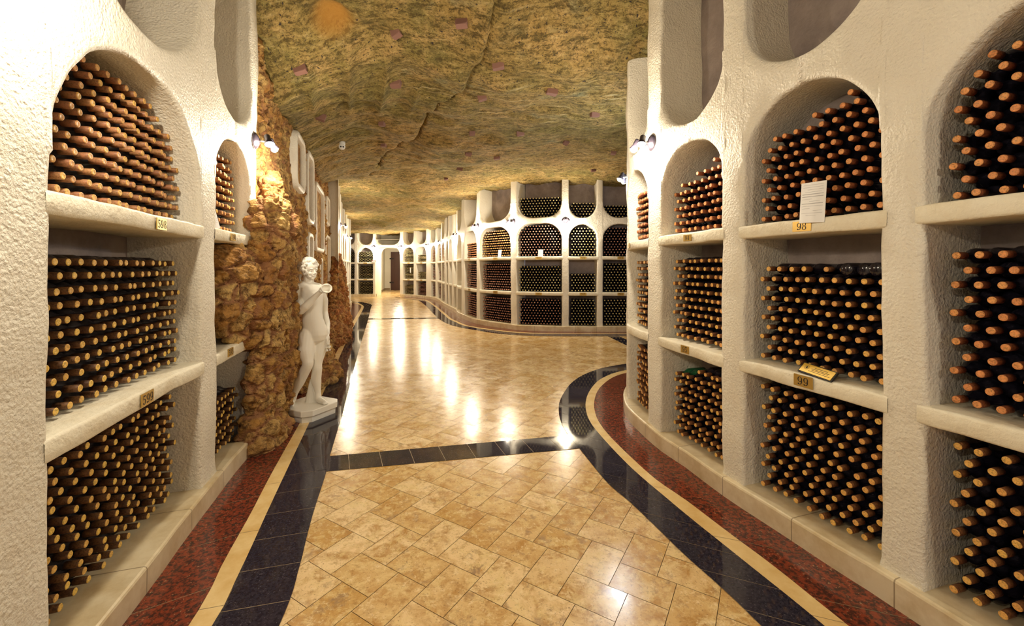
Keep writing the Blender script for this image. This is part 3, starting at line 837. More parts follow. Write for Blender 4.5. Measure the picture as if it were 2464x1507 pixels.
BOTTLES = []     # dict(pos, axis, cap, glass, comp, row, vis, size)
ORD = ['zeroth', 'first', 'second', 'third', 'fourth', 'fifth', 'sixth', 'seventh', 'eighth', 'ninth', 'tenth', 'eleventh', 'twelfth', 'thirteenth', 'fourteenth', 'fifteenth', 'sixteenth', 'seventeenth', 'eighteenth', 'nineteenth', 'twentieth', 'twenty-first', 'twenty-second', 'twenty-third', 'twenty-fourth']
def crossing(path, T):
    """where the sight line from the camera to T passes the wall face: (s, z)"""
    x, y = T[0], T[1]; a = path.p
    g = a[:, 0] * y - a[:, 1] * x
    best = None
    for i in np.nonzero(g[:-1] * g[1:] < 0)[0]:
        t = g[i] / (g[i] - g[i + 1]); px = a[i] + (a[i + 1] - a[i]) * t
        if px[0] * x + px[1] * y <= 0: continue
        u = math.hypot(*px) / math.hypot(x, y)
        if u > 1.02: continue
        if best is None or u < best[0]: best = (u, path.s[i] + (path.s[i + 1] - path.s[i]) * t, 1.65 + (T[2] - 1.65) * u)
    return best
def compartment(path, b, z0, z1, cap, glass='glassR', fill=1.0, slope=(0, 0), sp=.0775, dy=.0655, inset=.10, jit=.004, arch=False, ubay=False, name=None, lod=1, empties=(), reverse=0, green=0):
    """one stacked compartment; z1 = underside above; fill = share of rows used, slope = extra metres at either end"""
    s0, s1 = b['s0'] + .012, b['s1'] - .012
    sm = (s0 + s1) / 2; n = path.normal(sm); ax = -n
    rows = int((z1 - z0 - .03) / dy); base = z0 + .0395
    for k in range(rows):
        z = base + k * dy
        s = s0 + .0385 + (k % 2) * sp * .5
        cand = []
        while s < s1 - .036:
            cand.append(s); s += sp
        for s in cand:
            t = (s - s0) / (s1 - s0)
            top = z0 + (z1 - z0) * fill + slope[0] * (1 - t) + slope[1] * t
            if z + .030 > top: continue
            if arch and z + .034 > float(arch_z(b, s)): continue
            if ubay and z - .045 < min(float(u_z(b, s - .03)), float(u_z(b, s + .03))) - .01: continue
            p = path.at(s + RS.uniform(-jit, jit), z + RS.uniform(-jit * .6, jit * .6), inset + RS.uniform(-.012, .012))
            q = path.at(s, z, inset + .3)
            a_ = Vector(list(q)) - Vector(list(path.at(s, z, inset)))
            a_ = (a_.normalized() * .5 + Vector(ax) * .5).normalized()
            a_ = (a_ + Vector((RS.uniform(-.02, .02), RS.uniform(-.02, .02), RS.uniform(-.015, .015)))).normalized()
            P = Vector(list(p))
            lastrow = z + .030 + dy > top
            g = glass
            if green and lastrow and s > s1 - green: g = 'green'
            rev = bool(reverse and lastrow and s < s0 + reverse)
            if rev:
                if s < s0 + reverse * .6: P = P + a_ * .34; a_ = -a_
                else: P = P + a_ * .10
            BOTTLES.append(dict(p=P, a=a_, cap=cap, glass=g, name=None if rev else name, row=k, s=s, b=b, path=path, z0=z0, z1=z1, arch=arch, lod=lod, rev=rev))
def three(path, b, names, caps, glass, lod=1, fills=(1, 1, 1), slopes=((0, 0),) * 3, **kw):
    compartment(path, b, S1, b['atop'], caps[0], glass, fills[0], slopes[0], arch=True, name=names[0], lod=lod, **kw)
    compartment(path, b, S2, S1 - ST, caps[1], glass, fills[1], slopes[1], name=names[1], lod=lod, **kw)
    compartment(path, b, PLZ, S2 - ST, caps[2], glass, fills[2], slopes[2], name=names[2], lod=lod, **kw)

# left near wall
b = BL[0]
compartment(PL, b, S1, b['atop'], 'ochreold', 'glassL', 1.0, (0, -.08), arch=True, name='arched niche over plaque 598', lod=0, inset=.12, sp=.086, dy=.0625)
compartment(PL, b, S2, S1 - ST, 'ochre', 'glassL', .86, name='niche between plaques 598 and 599', lod=0, inset=.12, sp=.086, dy=.0625)
compartment(PL, b, PLZ, S2 - ST, 'ochre', 'glassL', 1.0, name='niche under plaque 599', lod=0, inset=.14, sp=.086, dy=.0625, jit=.008)
b = BL[1]
compartment(PL, b, S1, b['atop'], 'ochreold', 'glassL', .9, arch=True, lod=1, inset=.12)
compartment(PL, b, PLZ, S2 - ST, 'ochre', 'glassL', .62, lod=1, inset=.10)
# right near wall
b = BR[0]
compartment(PR, b, S1, b['atop'], 'orange', 'glassR', 1.0, (.1, -.06), arch=True, name='arched niche at right edge', lod=0)
compartment(PR, b, S2, S1 - ST, 'orange', 'glassR', .90, name='middle niche at right edge', lod=0)
compartment(PR, b, PLZ, S2 - ST, 'gold', 'glassR', .95, name='bottom niche at right edge', lod=0)
b = BR[1]
compartment(PR, b, S1, b['atop'], 'orange', 'glassR', .98, (.0, -.24), arch=True, name='arched niche over plaque 98', lod=0)
compartment(PR, b, S2, S1 - ST, 'gold', 'glassR', .84, name='niche between plaques 98 and 99', lod=0, reverse=.46)
compartment(PR, b, PLZ, S2 - ST, 'gold', 'glassR', .97, name='niche under plaque 99', lod=0, jit=.008)
b = BR[2]
compartment(PR, b, S1, b['atop'], 'orange', 'glassR', .72, (.12, -.14), arch=True, name='arched niche over plaque 94', lod=0)
compartment(PR, b, S2, S1 - ST, 'gold', 'glassR', .90, name='niche between plaques 94 and 95', lod=0)
compartment(PR, b, PLZ, S2 - ST, 'gold', 'glassR', .90, (.0, -.08), name='niche under plaque 95', lod=0, jit=.008, green=.24)
b = BR[3]
compartment(PR, b, S1, b['atop'], 'orange', 'glassR', .80, arch=True, lod=1)
compartment(PR, b, S2, S1 - ST, 'gold', 'glassR', .90, lod=1)
compartment(PR, b, PLZ, S2 - ST, 'gold', 'glassR', .90, lod=1)
# far wall: capsule colours and how full each of the three shelves is
FARC = [('rose', 'pale', 'pale', .93, .95, .97), ('pale', 'pale', 'pale', .93, .62, .97), ('rose', 'pale', 'rose', 1, .85, .95), ('gold', 'rose', 'rose', .95, .97, .95), ('orange', 'rose', 'rose', .62, .95, .95),
        None, ('gold', None, None, .9, .9, .9), None, ('gold', 'rose', 'rose', .6, .5, .9), ('orange', 'rose', 'rose', .9, .9, .9), ('gold', 'rose', 'rose', .9, .6, .9), ('orange', 'rose', 'rose', .8, .9, .9),
        ('pale', 'pale', 'rose', .55, .55, .95), ('pale', 'pale', 'pale', .95, .95, .75), None, ('pale', 'pale', 'pale', .75, .93, .97), ('pale', 'pale', 'pale', .75, .93, .97)]
for b, c in zip(BF, FARC):
    if not c: continue
    lod = 1 if b['s0'] < 7 else 2
    spc = dict(sp=.0835, dy=.0685, inset=.09)
    if c[0]: compartment(PF, b, S1, b['atop'], c[0], fill=c[3], arch=True, lod=lod, **spc)
    if c[1]: compartment(PF, b, S2, S1 - ST, c[1], fill=c[4], lod=lod, **spc)
    if c[2]: compartment(PF, b, PLZ, S2 - ST, c[2], fill=c[5], lod=lod, **spc)
for i, f in ((0, 3.36), (1, 3.38), (2, 3.54)):
    compartment(PF, BF[i], BF[i]['ubot'], f, 'pale', fill=1.0, ubay=True, lod=1, sp=.0835, dy=.0685, inset=.09)
for b in BB[1:]:
    three(PB, b, (None,) * 3, ('gold', 'rose', 'rose'), 'glassR', lod=2, sp=.0835, dy=.0685)

# which bottles show, and how large
for d in BOTTLES:
    P = d['p']; d['vis'] = False; d['size'] = 0
    px = 1232 + 1010 * P.x / P.y; py = 644 - 1010 * (P.z - 1.65) / P.y
    if d['lod'] > 0 or not (0 < px < 2464 and 0 < py < 1507): continue
    c = crossing(d['path'], P)
    if c is None: continue
    u, s, z = c; b = d['b']
    if not (b['s0'] + .012 < s < b['s1'] - .012): continue
    top = float(arch_z(b, s)) - .01 if d['arch'] else d['z1']
    if not (d['z0'] + .005 < z < top): continue
    d['vis'] = True; d['size'] = 1 / (P - CAM).length; d['px'] = px
vis = sorted([d for d in BOTTLES if d['vis'] and d['name']], key=lambda d: -d['size'])
chosen = vis[:300]
byrow = {}
for d in vis: byrow.setdefault((d['name'], d['row']), []).append(d)
rows_of = {}
for (nm, rw) in byrow: rows_of.setdefault(nm, []).append(rw)
for (nm, rw), L in byrow.items():
    L.sort(key=lambda d: d['px'])
    rs = sorted(rows_of[nm]); top = 'bottom' in nm or 'under' in nm
    k = (len(rs) - rs.index(rw)) if top else rs.index(rw) + 1
    adj = {'ochre': 'ochre-capped', 'ochreold': 'dusty ochre-capped', 'orange': 'orange-capped', 'gold': 'golden-capped'}
    for i, d in enumerate(L):
        d['label'] = f"{adj[d['cap']]} bottle, {ORD[k]} row {'down' if top else 'up'}, {ORD[i + 1]} from left, {nm}"
chosen_ids = set(id(d) for d in chosen)

def lathe_mesh(name, prof, pmi, mats, seg=14):
    V, F, I = template(seg, prof, pmi)
    return mesh_from(name, V, F, mats, I)
CAPPROF = PROF[:6] + [(.058, .0150)]
BODPROF = [(.050, .0140)] + PROF[6:]
proto = {}
def make_bottle(cap, glass):
    if (cap, glass) not in proto:
        body = link('wine_bottle', lathe_mesh('wine_bottle', BODPROF, [0] * (len(BODPROF) - 1), [MAT[glass]]))
        cp = link('capsule', lathe_mesh('capsule', CAPPROF, [1, 1, 1, 0, 0, 0], [MAT['side_' + cap], MAT['tip_' + cap]]), body)
        proto[(cap, glass)] = (body, cp)
        return body
    b0, c0 = proto[(cap, glass)]
    b1 = b0.copy(); col.objects.link(b1)
    c1 = c0.copy(); col.objects.link(c1); c1.parent = b1
    return b1
def frame_of(d):
    A = d['a']; U = A.orthogonal().normalized(); W = A.cross(U)
    return Matrix((A, U, W)).transposed()
for d in chosen:
    o = make_bottle(d['cap'], d['glass'])
    o.matrix_world = Matrix.Translation(d['p']) @ frame_of(d).to_4x4()
    tag(o, d['label'], 'wine bottle', 'wine bottles in the ' + d['name'])

def build_rest():
    mats, mi_of = [], {}
    def mi(k):
        if k not in mi_of: mi_of[k] = len(mats); mats.append(MAT[k])
        return mi_of[k]
    VV, FF, II = [], [], []; n = 0
    tm = {0: T_NEAR, 1: T_MID, 2: T_FAR}
    for d in BOTTLES:
        if id(d) in chosen_ids: continue
        V, F, I = tm[d['lod']]
        R = np.array(frame_of(d))
        VV.append(V @ R.T + np.array(d['p'])); FF.append(F + n); n += len(V)
        lut = np.array([mi('side_' + d['cap']), mi('tip_' + d['cap']), mi(d['glass'])]); II.append(lut[I])
    me = mesh_from('stacked_wine_bottles', np.concatenate(VV), np.concatenate(FF), mats, np.concatenate(II))
    o = link('stacked_wine_bottles', me)
    tag(o, 'dark wine bottles lying stacked in the farther niches, capped necks outward', 'wine bottles', None, 'stuff')
build_rest()
print('bottles', len(BOTTLES), 'visible near', len(vis))

# ------------------------------------------------------------------ number plaques, cards, sheets
def ringpoly(cx, cy, rx, ry, tx, ty, a0=0, a1=360, n=24):
    out = []
    for i in range(n + 1):
        t = math.radians(a0 + (a1 - a0) * i / n); c, s = math.cos(t), math.sin(t)
        th = tx * abs(c) ** 1.5 + ty * (1 - abs(c) ** 1.5)
        out.append(((cx + rx * c, cy + ry * s), (cx + (rx - th) * c, cy + (ry - th) * s)))
    return out
def digit_shapes(ch):
    """list of quads strips in a 0.62 x 1 box, old-style bold serif numerals"""
    S = []
    def R(*a, **k): S.append(ringpoly(*a, **k))
    def bar(x0, y0, x1, y1, w0, w1=None):
        w1 = w1 or w0; d = math.hypot(x1 - x0, y1 - y0); nx, ny = -(y1 - y0) / d, (x1 - x0) / d
        S.append([((x0 + nx * w0, y0 + ny * w0), (x0 - nx * w0, y0 - ny * w0)), ((x1 + nx * w1, y1 + ny * w1), (x1 - nx * w1, y1 - ny * w1))])
    def dot(x, y, r): R(x, y, r, r, r, r)
    if ch == '9': R(.31, .67, .29, .33, .13, .06); R(.25, .40, .35, .38, .13, .06, a0=-60, a1=40); bar(.10, .06, .44, .09, .035); dot(.13, .12, .09)
    if ch == '8': R(.31, .75, .25, .25, .11, .05); R(.31, .27, .30, .28, .13, .05)
    if ch == '6': R(.31, .33, .29, .33, .13, .06); R(.37, .60, .35, .38, .13, .06, a0=120, a1=220); dot(.49, .88, .09)
    if ch == '0': R(.31, .5, .29, .5, .14, .05)
    if ch == '1': bar(.31, 0.03, .31, 1.0, .075); bar(.10, .03, .52, .03, .03); bar(.10, .85, .31, .97, .03)
    if ch == '4': bar(.42, .03, .42, 1.0, .075); bar(.03, .27, .60, .27, .035); bar(.04, .28, .42, .98, .03); bar(.24, .03, .60, .03, .03)
    if ch == '5': R(.28, .32, .30, .32, .13, .06, a0=-140, a1=120); bar(.12, .92, .54, .92, .075); bar(.12, .50, .12, .97, .03); dot(.10, .16, .08)
    if ch == '2': R(.30, .70, .28, .30, .13, .06, a0=-30, a1=170); bar(.05, .07, .58, .07, .075); bar(.50, .58, .08, .10, .05, .03); dot(.10, .75, .08)
    if ch == '3': R(.28, .75, .25, .25, .11, .05, a0=-85, a1=150); R(.27, .28, .31, .28, .13, .05, a0=-150, a1=85); dot(.09, .82, .08); dot(.09, .17, .08)
    if ch == '7': bar(.03, .92, .58, .92, .08); bar(.55, .90, .22, .02, .035, .08)
    return S
def plate_frame(path, s, z, d):
    p = path.at(s, z, d); n = path.normal(s); x = Vector((0, 0, 1)).cross(n).normalized()
    return Vector(list(p)), x, n
def plaque(path, s, z, text, w, h, label, d=-.008, tilt=0.0):
    P, x, n = plate_frame(path, s, z, d); up = Vector((0, 0, 1))
    if tilt: x2 = (x * math.cos(tilt) + up * math.sin(tilt)); up = (up * math.cos(tilt) - x * math.sin(tilt)); x = x2
    R = Matrix((x, up, n)).transposed()
    o = empty('number_plaque', P); o.rotation_euler = R.to_euler()
    mb = MB(); mb.box((0, 0, 0), (w / 2, h / 2, .003))
    mb.build('plate', MAT['brass'], o, False)
    mb = MB(); H = h * .72; k = len(text); adv = H * .74; x0 = -(adv * k - H * .12) / 2
    for i, ch in enumerate(text):
        for st in digit_shapes(ch):
            V = []; F = []
            for a, b in st:
                V += [(x0 + i * adv + a[0] * H, -H / 2 + a[1] * H, .0038), (x0 + i * adv + b[0] * H, -H / 2 + b[1] * H, .0038)]
            for j in range(len(st) - 1): F.append((2 * j, 2 * j + 2, 2 * j + 3, 2 * j + 1))
            mb.add(V, F)
    if mb.V: mb.build('numerals', MAT['ink'], o, False)
    tag(o, label, 'number plaque', 'brass number plaques on the shelf edges')
def s_of(path, X, Y):
    d = np.hypot(path.p[:, 0] - X, path.p[:, 1] - Y); i = int(np.argmin(d)); return float(path.s[i])
def s_px(path, r, lo=0, hi=99):
    g = path.p[:, 0] - r * path.p[:, 1]
    for i in range(len(g) - 1):
        if g[i] * g[i + 1] <= 0 and lo <= path.s[i] <= hi:
            t = g[i] / (g[i] - g[i + 1]); return float(path.s[i] + (path.s[i + 1] - path.s[i]) * t)
ZP1, ZP2 = S1 - ST / 2, S2 - ST / 2
plaque(PR, s_px(PR, .693, 2, 5), ZP1 - .0, '98', .115, .060, 'gold number plaque reading 98 on the upper right shelf', tilt=-.03)
plaque(PR, s_px(PR, .696, 2, 5), ZP2 + .01, '99', .115, .068, 'gold number plaque reading 99 on the middle right shelf')
plaque(PR, s_px(PR, .4198, 2, 6), ZP1, '94', .095, .052, 'small gold number plaque reading 94 on upper shelf')
plaque(PR, s_px(PR, .414, 2, 6), ZP2, '95', .100, .062, 'small gold number plaque reading 95 on middle shelf')
plaque(PL, s_px(PL, -.839), ZP1 - .005, '598', .105, .062, 'gold number plaque reading 598 on the left upper shelf')
plaque(PL, s_px(PL, -.873), ZP2 + .005, '599', .115, .066, 'gold number plaque reading 599 on the left middle shelf')
plaque(PL, s_px(PL, -.667), ZP1, '594', .09, .055, 'dark gold plaque reading 594 under the leaning sheet beside the stone pillar')
plaque(PL, s_px(PL, -.673), ZP2 + .01, '595', .10, .062, 'dark gold plaque reading 595 on the low left shelf beside the stone pillar')
plaque(PR, 2.62, ZP2, '103', .115, .066, 'gold number plaque cut off by the right picture edge')
plaque(PR, 5.86, ZP1, '90', .09, .055, 'tiny plaque reading 90 at the curved wall corner')
for i, (t1, t2) in enumerate((('510', '511'), ('506', '507'), ('502', '503'), ('498', '499'), ('494', '495'))):
    sm = (BF[i]['s0'] + BF[i]['s1']) / 2 - (.1 if i == 3 else 0)
    wh = ('rightmost niche column', 'column second from the right', 'wide niche column with a white card', 'niche column left of the wide one', 'narrow-looking column beside the dark empty ones')[i]
    plaque(PF, sm, ZP1, t1, .17, .07, f'small plaque reading {t1}, upper shelf of the far {wh}')
    plaque(PF, sm, ZP2, t2, .17, .07, f'small plaque reading {t2}, lower shelf of the far {wh}')
for i in (12, 13, 15):
    sm = (BF[i]['s0'] + BF[i]['s1']) / 2; wh = {12: 'second niche right of passage', 13: 'niche right of passage', 15: 'niche left of passage'}[i]
    plaque(PF, sm, ZP1, '', .2, .06, f'tiny dark plaque on upper shelf of the {wh}')
    plaque(PF, sm, ZP2, '', .2, .06, f'tiny dark plaque on middle shelf of the {wh}')

def sheet(path, s, z0, w, h, label, lean=.05, d=.03, tilt=0, curl=.02, name='paper_sheet', rows=True):
    P, x, n = plate_frame(path, s, z0, d); up = Vector((0, 0, 1))
    x2 = (x * math.cos(tilt) + up * math.sin(tilt)); u2 = (up * math.cos(tilt) - x * math.sin(tilt))
    u2 = (u2 - n * lean * 4).normalized()
    R = Matrix((x2, u2, x2.cross(u2))).transposed()
    o = empty(name, P); o.rotation_euler = R.to_euler()
    G = np.array([[[(-.5 + i / 8) * w, j / 8 * h, curl * (1 - ((i - 4) / 4) ** 2) * (1 - j / 10)] for j in range(9)] for i in range(9)])
    mb = MB(); mb.grid(G); mb.grid(G - np.array([0, 0, .0012]))
    if rows:
        rr = random.Random(int(s * 100))
        def ln(xa, xb, y, t):
            m_ = 6
            for q in range(m_):
                a = xa + (xb - xa) * q / m_; b_ = xa + (xb - xa) * (q + 1) / m_
                f = lambda X, Y: curl * (1 - (X / (w / 2)) ** 2) * (1 - Y / h * .8) + .0012
                mb.add([(a, y, f(a, y)), (b_, y, f(b_, y)), (b_, y + t, f(b_, y + t)), (a, y + t, f(a, y + t))], [(0, 1, 2, 3)], 1)
        for k, (xa, xb) in enumerate(((-.4, .4), (-.4, .4), (-.2, .42), (-.3, .35), (-.42, .42), (-.42, .42), (-.42, .0), (-.1, .3), (-.42, .42), (-.42, .42), (-.4, -.05), (.08, .4), (-.42, .42), (-.2, .2))):
            ln(xa * w, xb * w, h * (.93 - .058 * k), h * (.012 if k in (4, 5, 8) else .005))
    mb.build('printed_page' if rows else 'card', [MAT['paper'], MAT['grey']], o)
    tag(o, label, 'paper')
sheet(PR, s_px(PR, .717, 2, 5), S1 - .03, .15, .235, 'white printed sheet standing against bottles above plaque 98', .004, -.012, -.05, .014)
sheet(PL, s_px(PL, -.692), S1 + .005, .13, .27, 'white printed sheet leaning in the niche above plaque 594', .05, .03, .12, .01)
sheet(PF, 4.07, S1, .13, .18, 'small white card in the widest arched niche of the far wall', .04, .04, 0, .01, rows=False)
sheet(PF, 5.40, S1, .13, .20, 'small white card in the far arched niche left of the widest one', .04, .04, 0, .01, rows=False)
sheet(PF, 18.66, S2 + .35, .10, .28, 'narrow white tag hanging before bottles near the passage', .0, .04, 0, .0, rows=False)
def gold_card(path, s, label):
    P, x, n = plate_frame(path, s, S2 + .032, .035)
    u2 = (Vector((0, 0, 1)) * .72 - n * .70).normalized()
    t = -.10
    x2 = (x * math.cos(t) + u2 * math.sin(t)).normalized()
    u2 = (u2 - x2 * u2.dot(x2)).normalized()
    R = Matrix((x2, u2, x2.cross(u2))).transposed()
    o = empty('table_sign', P); o.rotation_euler = R.to_euler()
    mb = MB(); mb.box((0, 0, -.006), (.105, .035, .006)); mb.build('frame', MAT['ink'], o, False)
    mb = MB(); mb.box((0, 0, .001), (.098, .029, .002)); mb.build('gold_face', MAT['gold'], o, False)
    mb = MB()
    for (rx, tx) in ((.014, .0016),):
        st = ringpoly(-.066, .004, rx, rx, tx, tx)
        V = []; [V.extend([(a[0], a[1], .0036), (b_[0], b_[1], .0036)]) for a, b_ in st]
        mb.add(V, [(2 * j, 2 * j + 2, 2 * j + 3, 2 * j + 1) for j in range(len(st) - 1)])
    mb.box((-.066, .004, .0034), (.003, .008, .0003)); mb.box((-.066, .004, .0034), (.007, .002, .0003))
    for (a, b_, y) in ((-.02, .06, .014), (-.035, .075, .004), (-.03, .07, -.004), (-.045, .085, -.014)):
        mb.box(((a + b_) / 2, y, .0034), ((b_ - a) / 2, .0012, .0003))
    mb.build('print', MAT['ink'], o, False)
    tag(o, label, 'sign')
gold_card(PR, s_px(PR, .716, 2, 5), 'gold card with black border lying on shelf above plaque 99')
gold_card(PR, 2.62, 'gold card with black border cut off by right edge')
P_, x_, n_ = plate_frame(PF, 20.93, 2.0, -.03)
mb = MB(); mb.box((0, 0, 0), (.12, .012, .045)); mb.box((0, -.0125, -.03), (.09, .001, .03), 1)
o = mb.build('pink_sign', [MAT['pink'], MAT['white']], None, False); o.location = P_
tag(o, 'small pink sign on the pillar left of the passage', 'sign')

# ------------------------------------------------------------------ wall lamps
def lamp(path, s, z, label, cool=False, along=1.0, power=1.0):
    P, x, n = plate_frame(path, s, z, -.002)
    o = empty('wall_lamp', P); o.rotation_euler = Matrix((-x, n, Vector((0, 0, 1)))).transposed().to_euler()
    # local frame: x along wall, y out of the wall, z up
    mb = MB(); mb.lathe([(0, .0), (0, .078), (.010, .078), (.014, .070), (.018, .068), (.024, .058), (.040, .030), (.044, .0)], 24, 0, (0, 0, 0), (0, 1, 0))
    mb.build('back_plate', MAT['metal'], o)
    mb = MB(); mb.tube([(0, .03, 0), (.0, .11, 0)], .011, 10); mb.tube([(-.05, .115, -.004), (.05, .115, -.004)], .009, 10)
    mb.build('arm', MAT['steel'], o)
    for sg in (-1, 1):
        d = Vector((sg * .42, .35, -1)).normalized(); b0 = Vector((sg * .055, .118, .035))
        mb = MB(); mb.lathe([(-.01, 0), (-.01, .018), (.0, .026), (.055, .028), (.095, .044), (.097, .041), (.06, .024), (.03, .02)], 16, 0, b0, d)
        h = mb.build('spot_head', MAT['metal'], o)
        mb = MB(); c = b0 + d * .088; mb.ball(tuple(c), .034, 14, 10)
        mb.build('bulb', MAT['bulbcool' if cool else 'bulb'], h)
    L = bpy.data.lights.new('lamp_light', 'POINT'); L.energy = LAMP_W * power; L.shadow_soft_size = .05
    L.color = (.78, .90, 1.0) if cool else LAMP_COL
    lo = bpy.data.objects.new('lamp_light', L); col.objects.link(lo); lo.parent = o; lo.location = (0, .20, -.10)
    tag(o, label, 'wall lamp', 'twin spot wall lamps')
LZ = 2.84
lamp(PL, 5.585, LZ, 'lit twin-headed wall lamp on the left wall end, beside the stone pillar')
lamp(PR, 5.20, LZ, 'lit twin-headed wall lamp on the right wall above plaque 94')
lamp(PR, s_of(PR, 1.60, 5.55), 2.86, 'bluish lit wall lamp behind the right wall corner', cool=True, power=.7)
lamp(PF, 3.425, 2.87, 'wall lamp on the far pillar right of the widest niche', power=1.35)
lamp(PF, 4.83, 2.87, 'wall lamp on the far pillar left of the widest niche', power=1.35)
lamp(PF, 6.38, 2.87, 'lit wall lamp on the far wall, leftmost of the three nearest the bend', power=1.35)
lamp(PF, 9.515, LZ, 'small lit wall lamp midway down the far curved wall', power=1.35)
lamp(PF, 13.73, LZ, 'small lit wall lamp on the far wall, second beyond the bend', power=1.35)
lamp(PF, 16.78, LZ, 'small lit wall lamp on the far wall bend before the passage', power=1.35)
lamp(PF, 19.366, LZ, 'small wall lamp just right of the arched passage', power=1.35)
lamp(PF, 20.93, LZ, 'small wall lamp just left of the arched passage', power=1.35)
lamp(PB, 1.10, LZ, 'lit wall lamp on the back left wall, nearer of the two', power=1.35)
lamp(PB, 5.85, LZ, 'lit wall lamp on the back left wall, farther of the two', power=1.35)
lamp(PL, 2.85, LZ + .05, 'wall lamp above the left edge of the picture', power=1.0)
lamp(PL, .6, LZ, 'wall lamp behind the camera on the left wall')
lamp(PR, .3, LZ, 'wall lamp behind the camera on the right wall')

PP = Path([(-6.42, 24.6), (-8.1, 30.9)], 1, False)
lamp(PP, 1.6, 2.72, 'wall lamp inside the passage, hidden behind its right pillar', power=3.5)

# ------------------------------------------------------------------ ceiling plugs and sensor
PLUGS = [(-1.25, 4.53), (-.52, 4.34), (-2.33, 4.62), (-1.49, 5.38), (-.16, 4.82), (-.40, 5.59), (.51, 5.36), (.14, 7.11), (-.67, 7.04), (1.0, 7.78), (1.19, 6.04), (-2.09, 6.76), (-2.42, 7.92), (-.85, 8.2), (-.30, 8.42), (2.01, 8.31), (-1.21, 9.72), (1.93, 9.96), (-1.68, 10.71), (-2.76, 6.05)]
pb = None
for i, (x, y) in enumerate(PLUGS):
    z = float(ceil_h(np.array([x]), np.array([y]))[0])
    if pb is None:
        bm = bmesh.new(); bmesh.ops.create_cube(bm, size=1); bmesh.ops.bevel(bm, geom=bm.edges[:], offset=.12, segments=1)
        for v in bm.verts: v.co += Vector((random.uniform(-.05, .05), random.uniform(-.05, .05), random.uniform(-.05, .05)))
        me = bpy.data.meshes.new('ceiling_stub'); bm.to_mesh(me); bm.free(); me.materials.append(MAT['plug'])
        pb = link('ceiling_stub', me); o = pb
    else:
        o = pb.copy(); col.objects.link(o)
    o.location = (x, y, z - .005); o.scale = (random.uniform(.09, .13), random.uniform(.06, .08), .09); o.rotation_euler = (random.uniform(-.3, .3), random.uniform(-.3, .3), random.uniform(-.4, .4))
    near = sorted(PLUGS, key=lambda q: q[1]).index((x, y)) + 1
    side = 'left' if x < float(np.interp(y, CRACK[:, 1], CRACK[:, 0])) else 'right'
    tag(o, f'reddish brick stub in the rock ceiling, {ORD[near]} nearest, {side} of the crack', 'brick stub', 'brick stubs in the rock ceiling')
z = float(ceil_h(np.array([-3.0]), np.array([7.42]))[0])
so = empty('ceiling_sensor', (-3.0, 7.42, z - .01))
mb = MB(); mb.lathe([(-.02, 0), (-.02, .05), (.03, .05), (.05, .035), (.052, 0)], 18, 0, (0, 0, 0), (0, 0, -1)); mb.build('base', MAT['white'], so)
dd = Vector((2.80, -7.0, -2.2)).normalized()
mb = MB(); mb.ball((.0, -.01, -.07), .055, 18, 12); mb.lathe([(0, .0), (.0, .05), (.055, .055), (.058, 0)], 18, 0, (0, -.01, -.07), dd); mb.build('head', MAT['white'], so)
for sg in (-1, 1):
    sd = dd.cross(Vector((0, 0, 1))).normalized()
    mb = MB(); mb.ball(tuple(Vector((0, -.01, -.07)) + dd * .058 + sd * .02 * sg), .013, 10, 8); mb.build('eye', MAT['ink'], so)
tag(so, 'white twin-eyed sensor fixed to the rock ceiling above the statue', 'sensor')

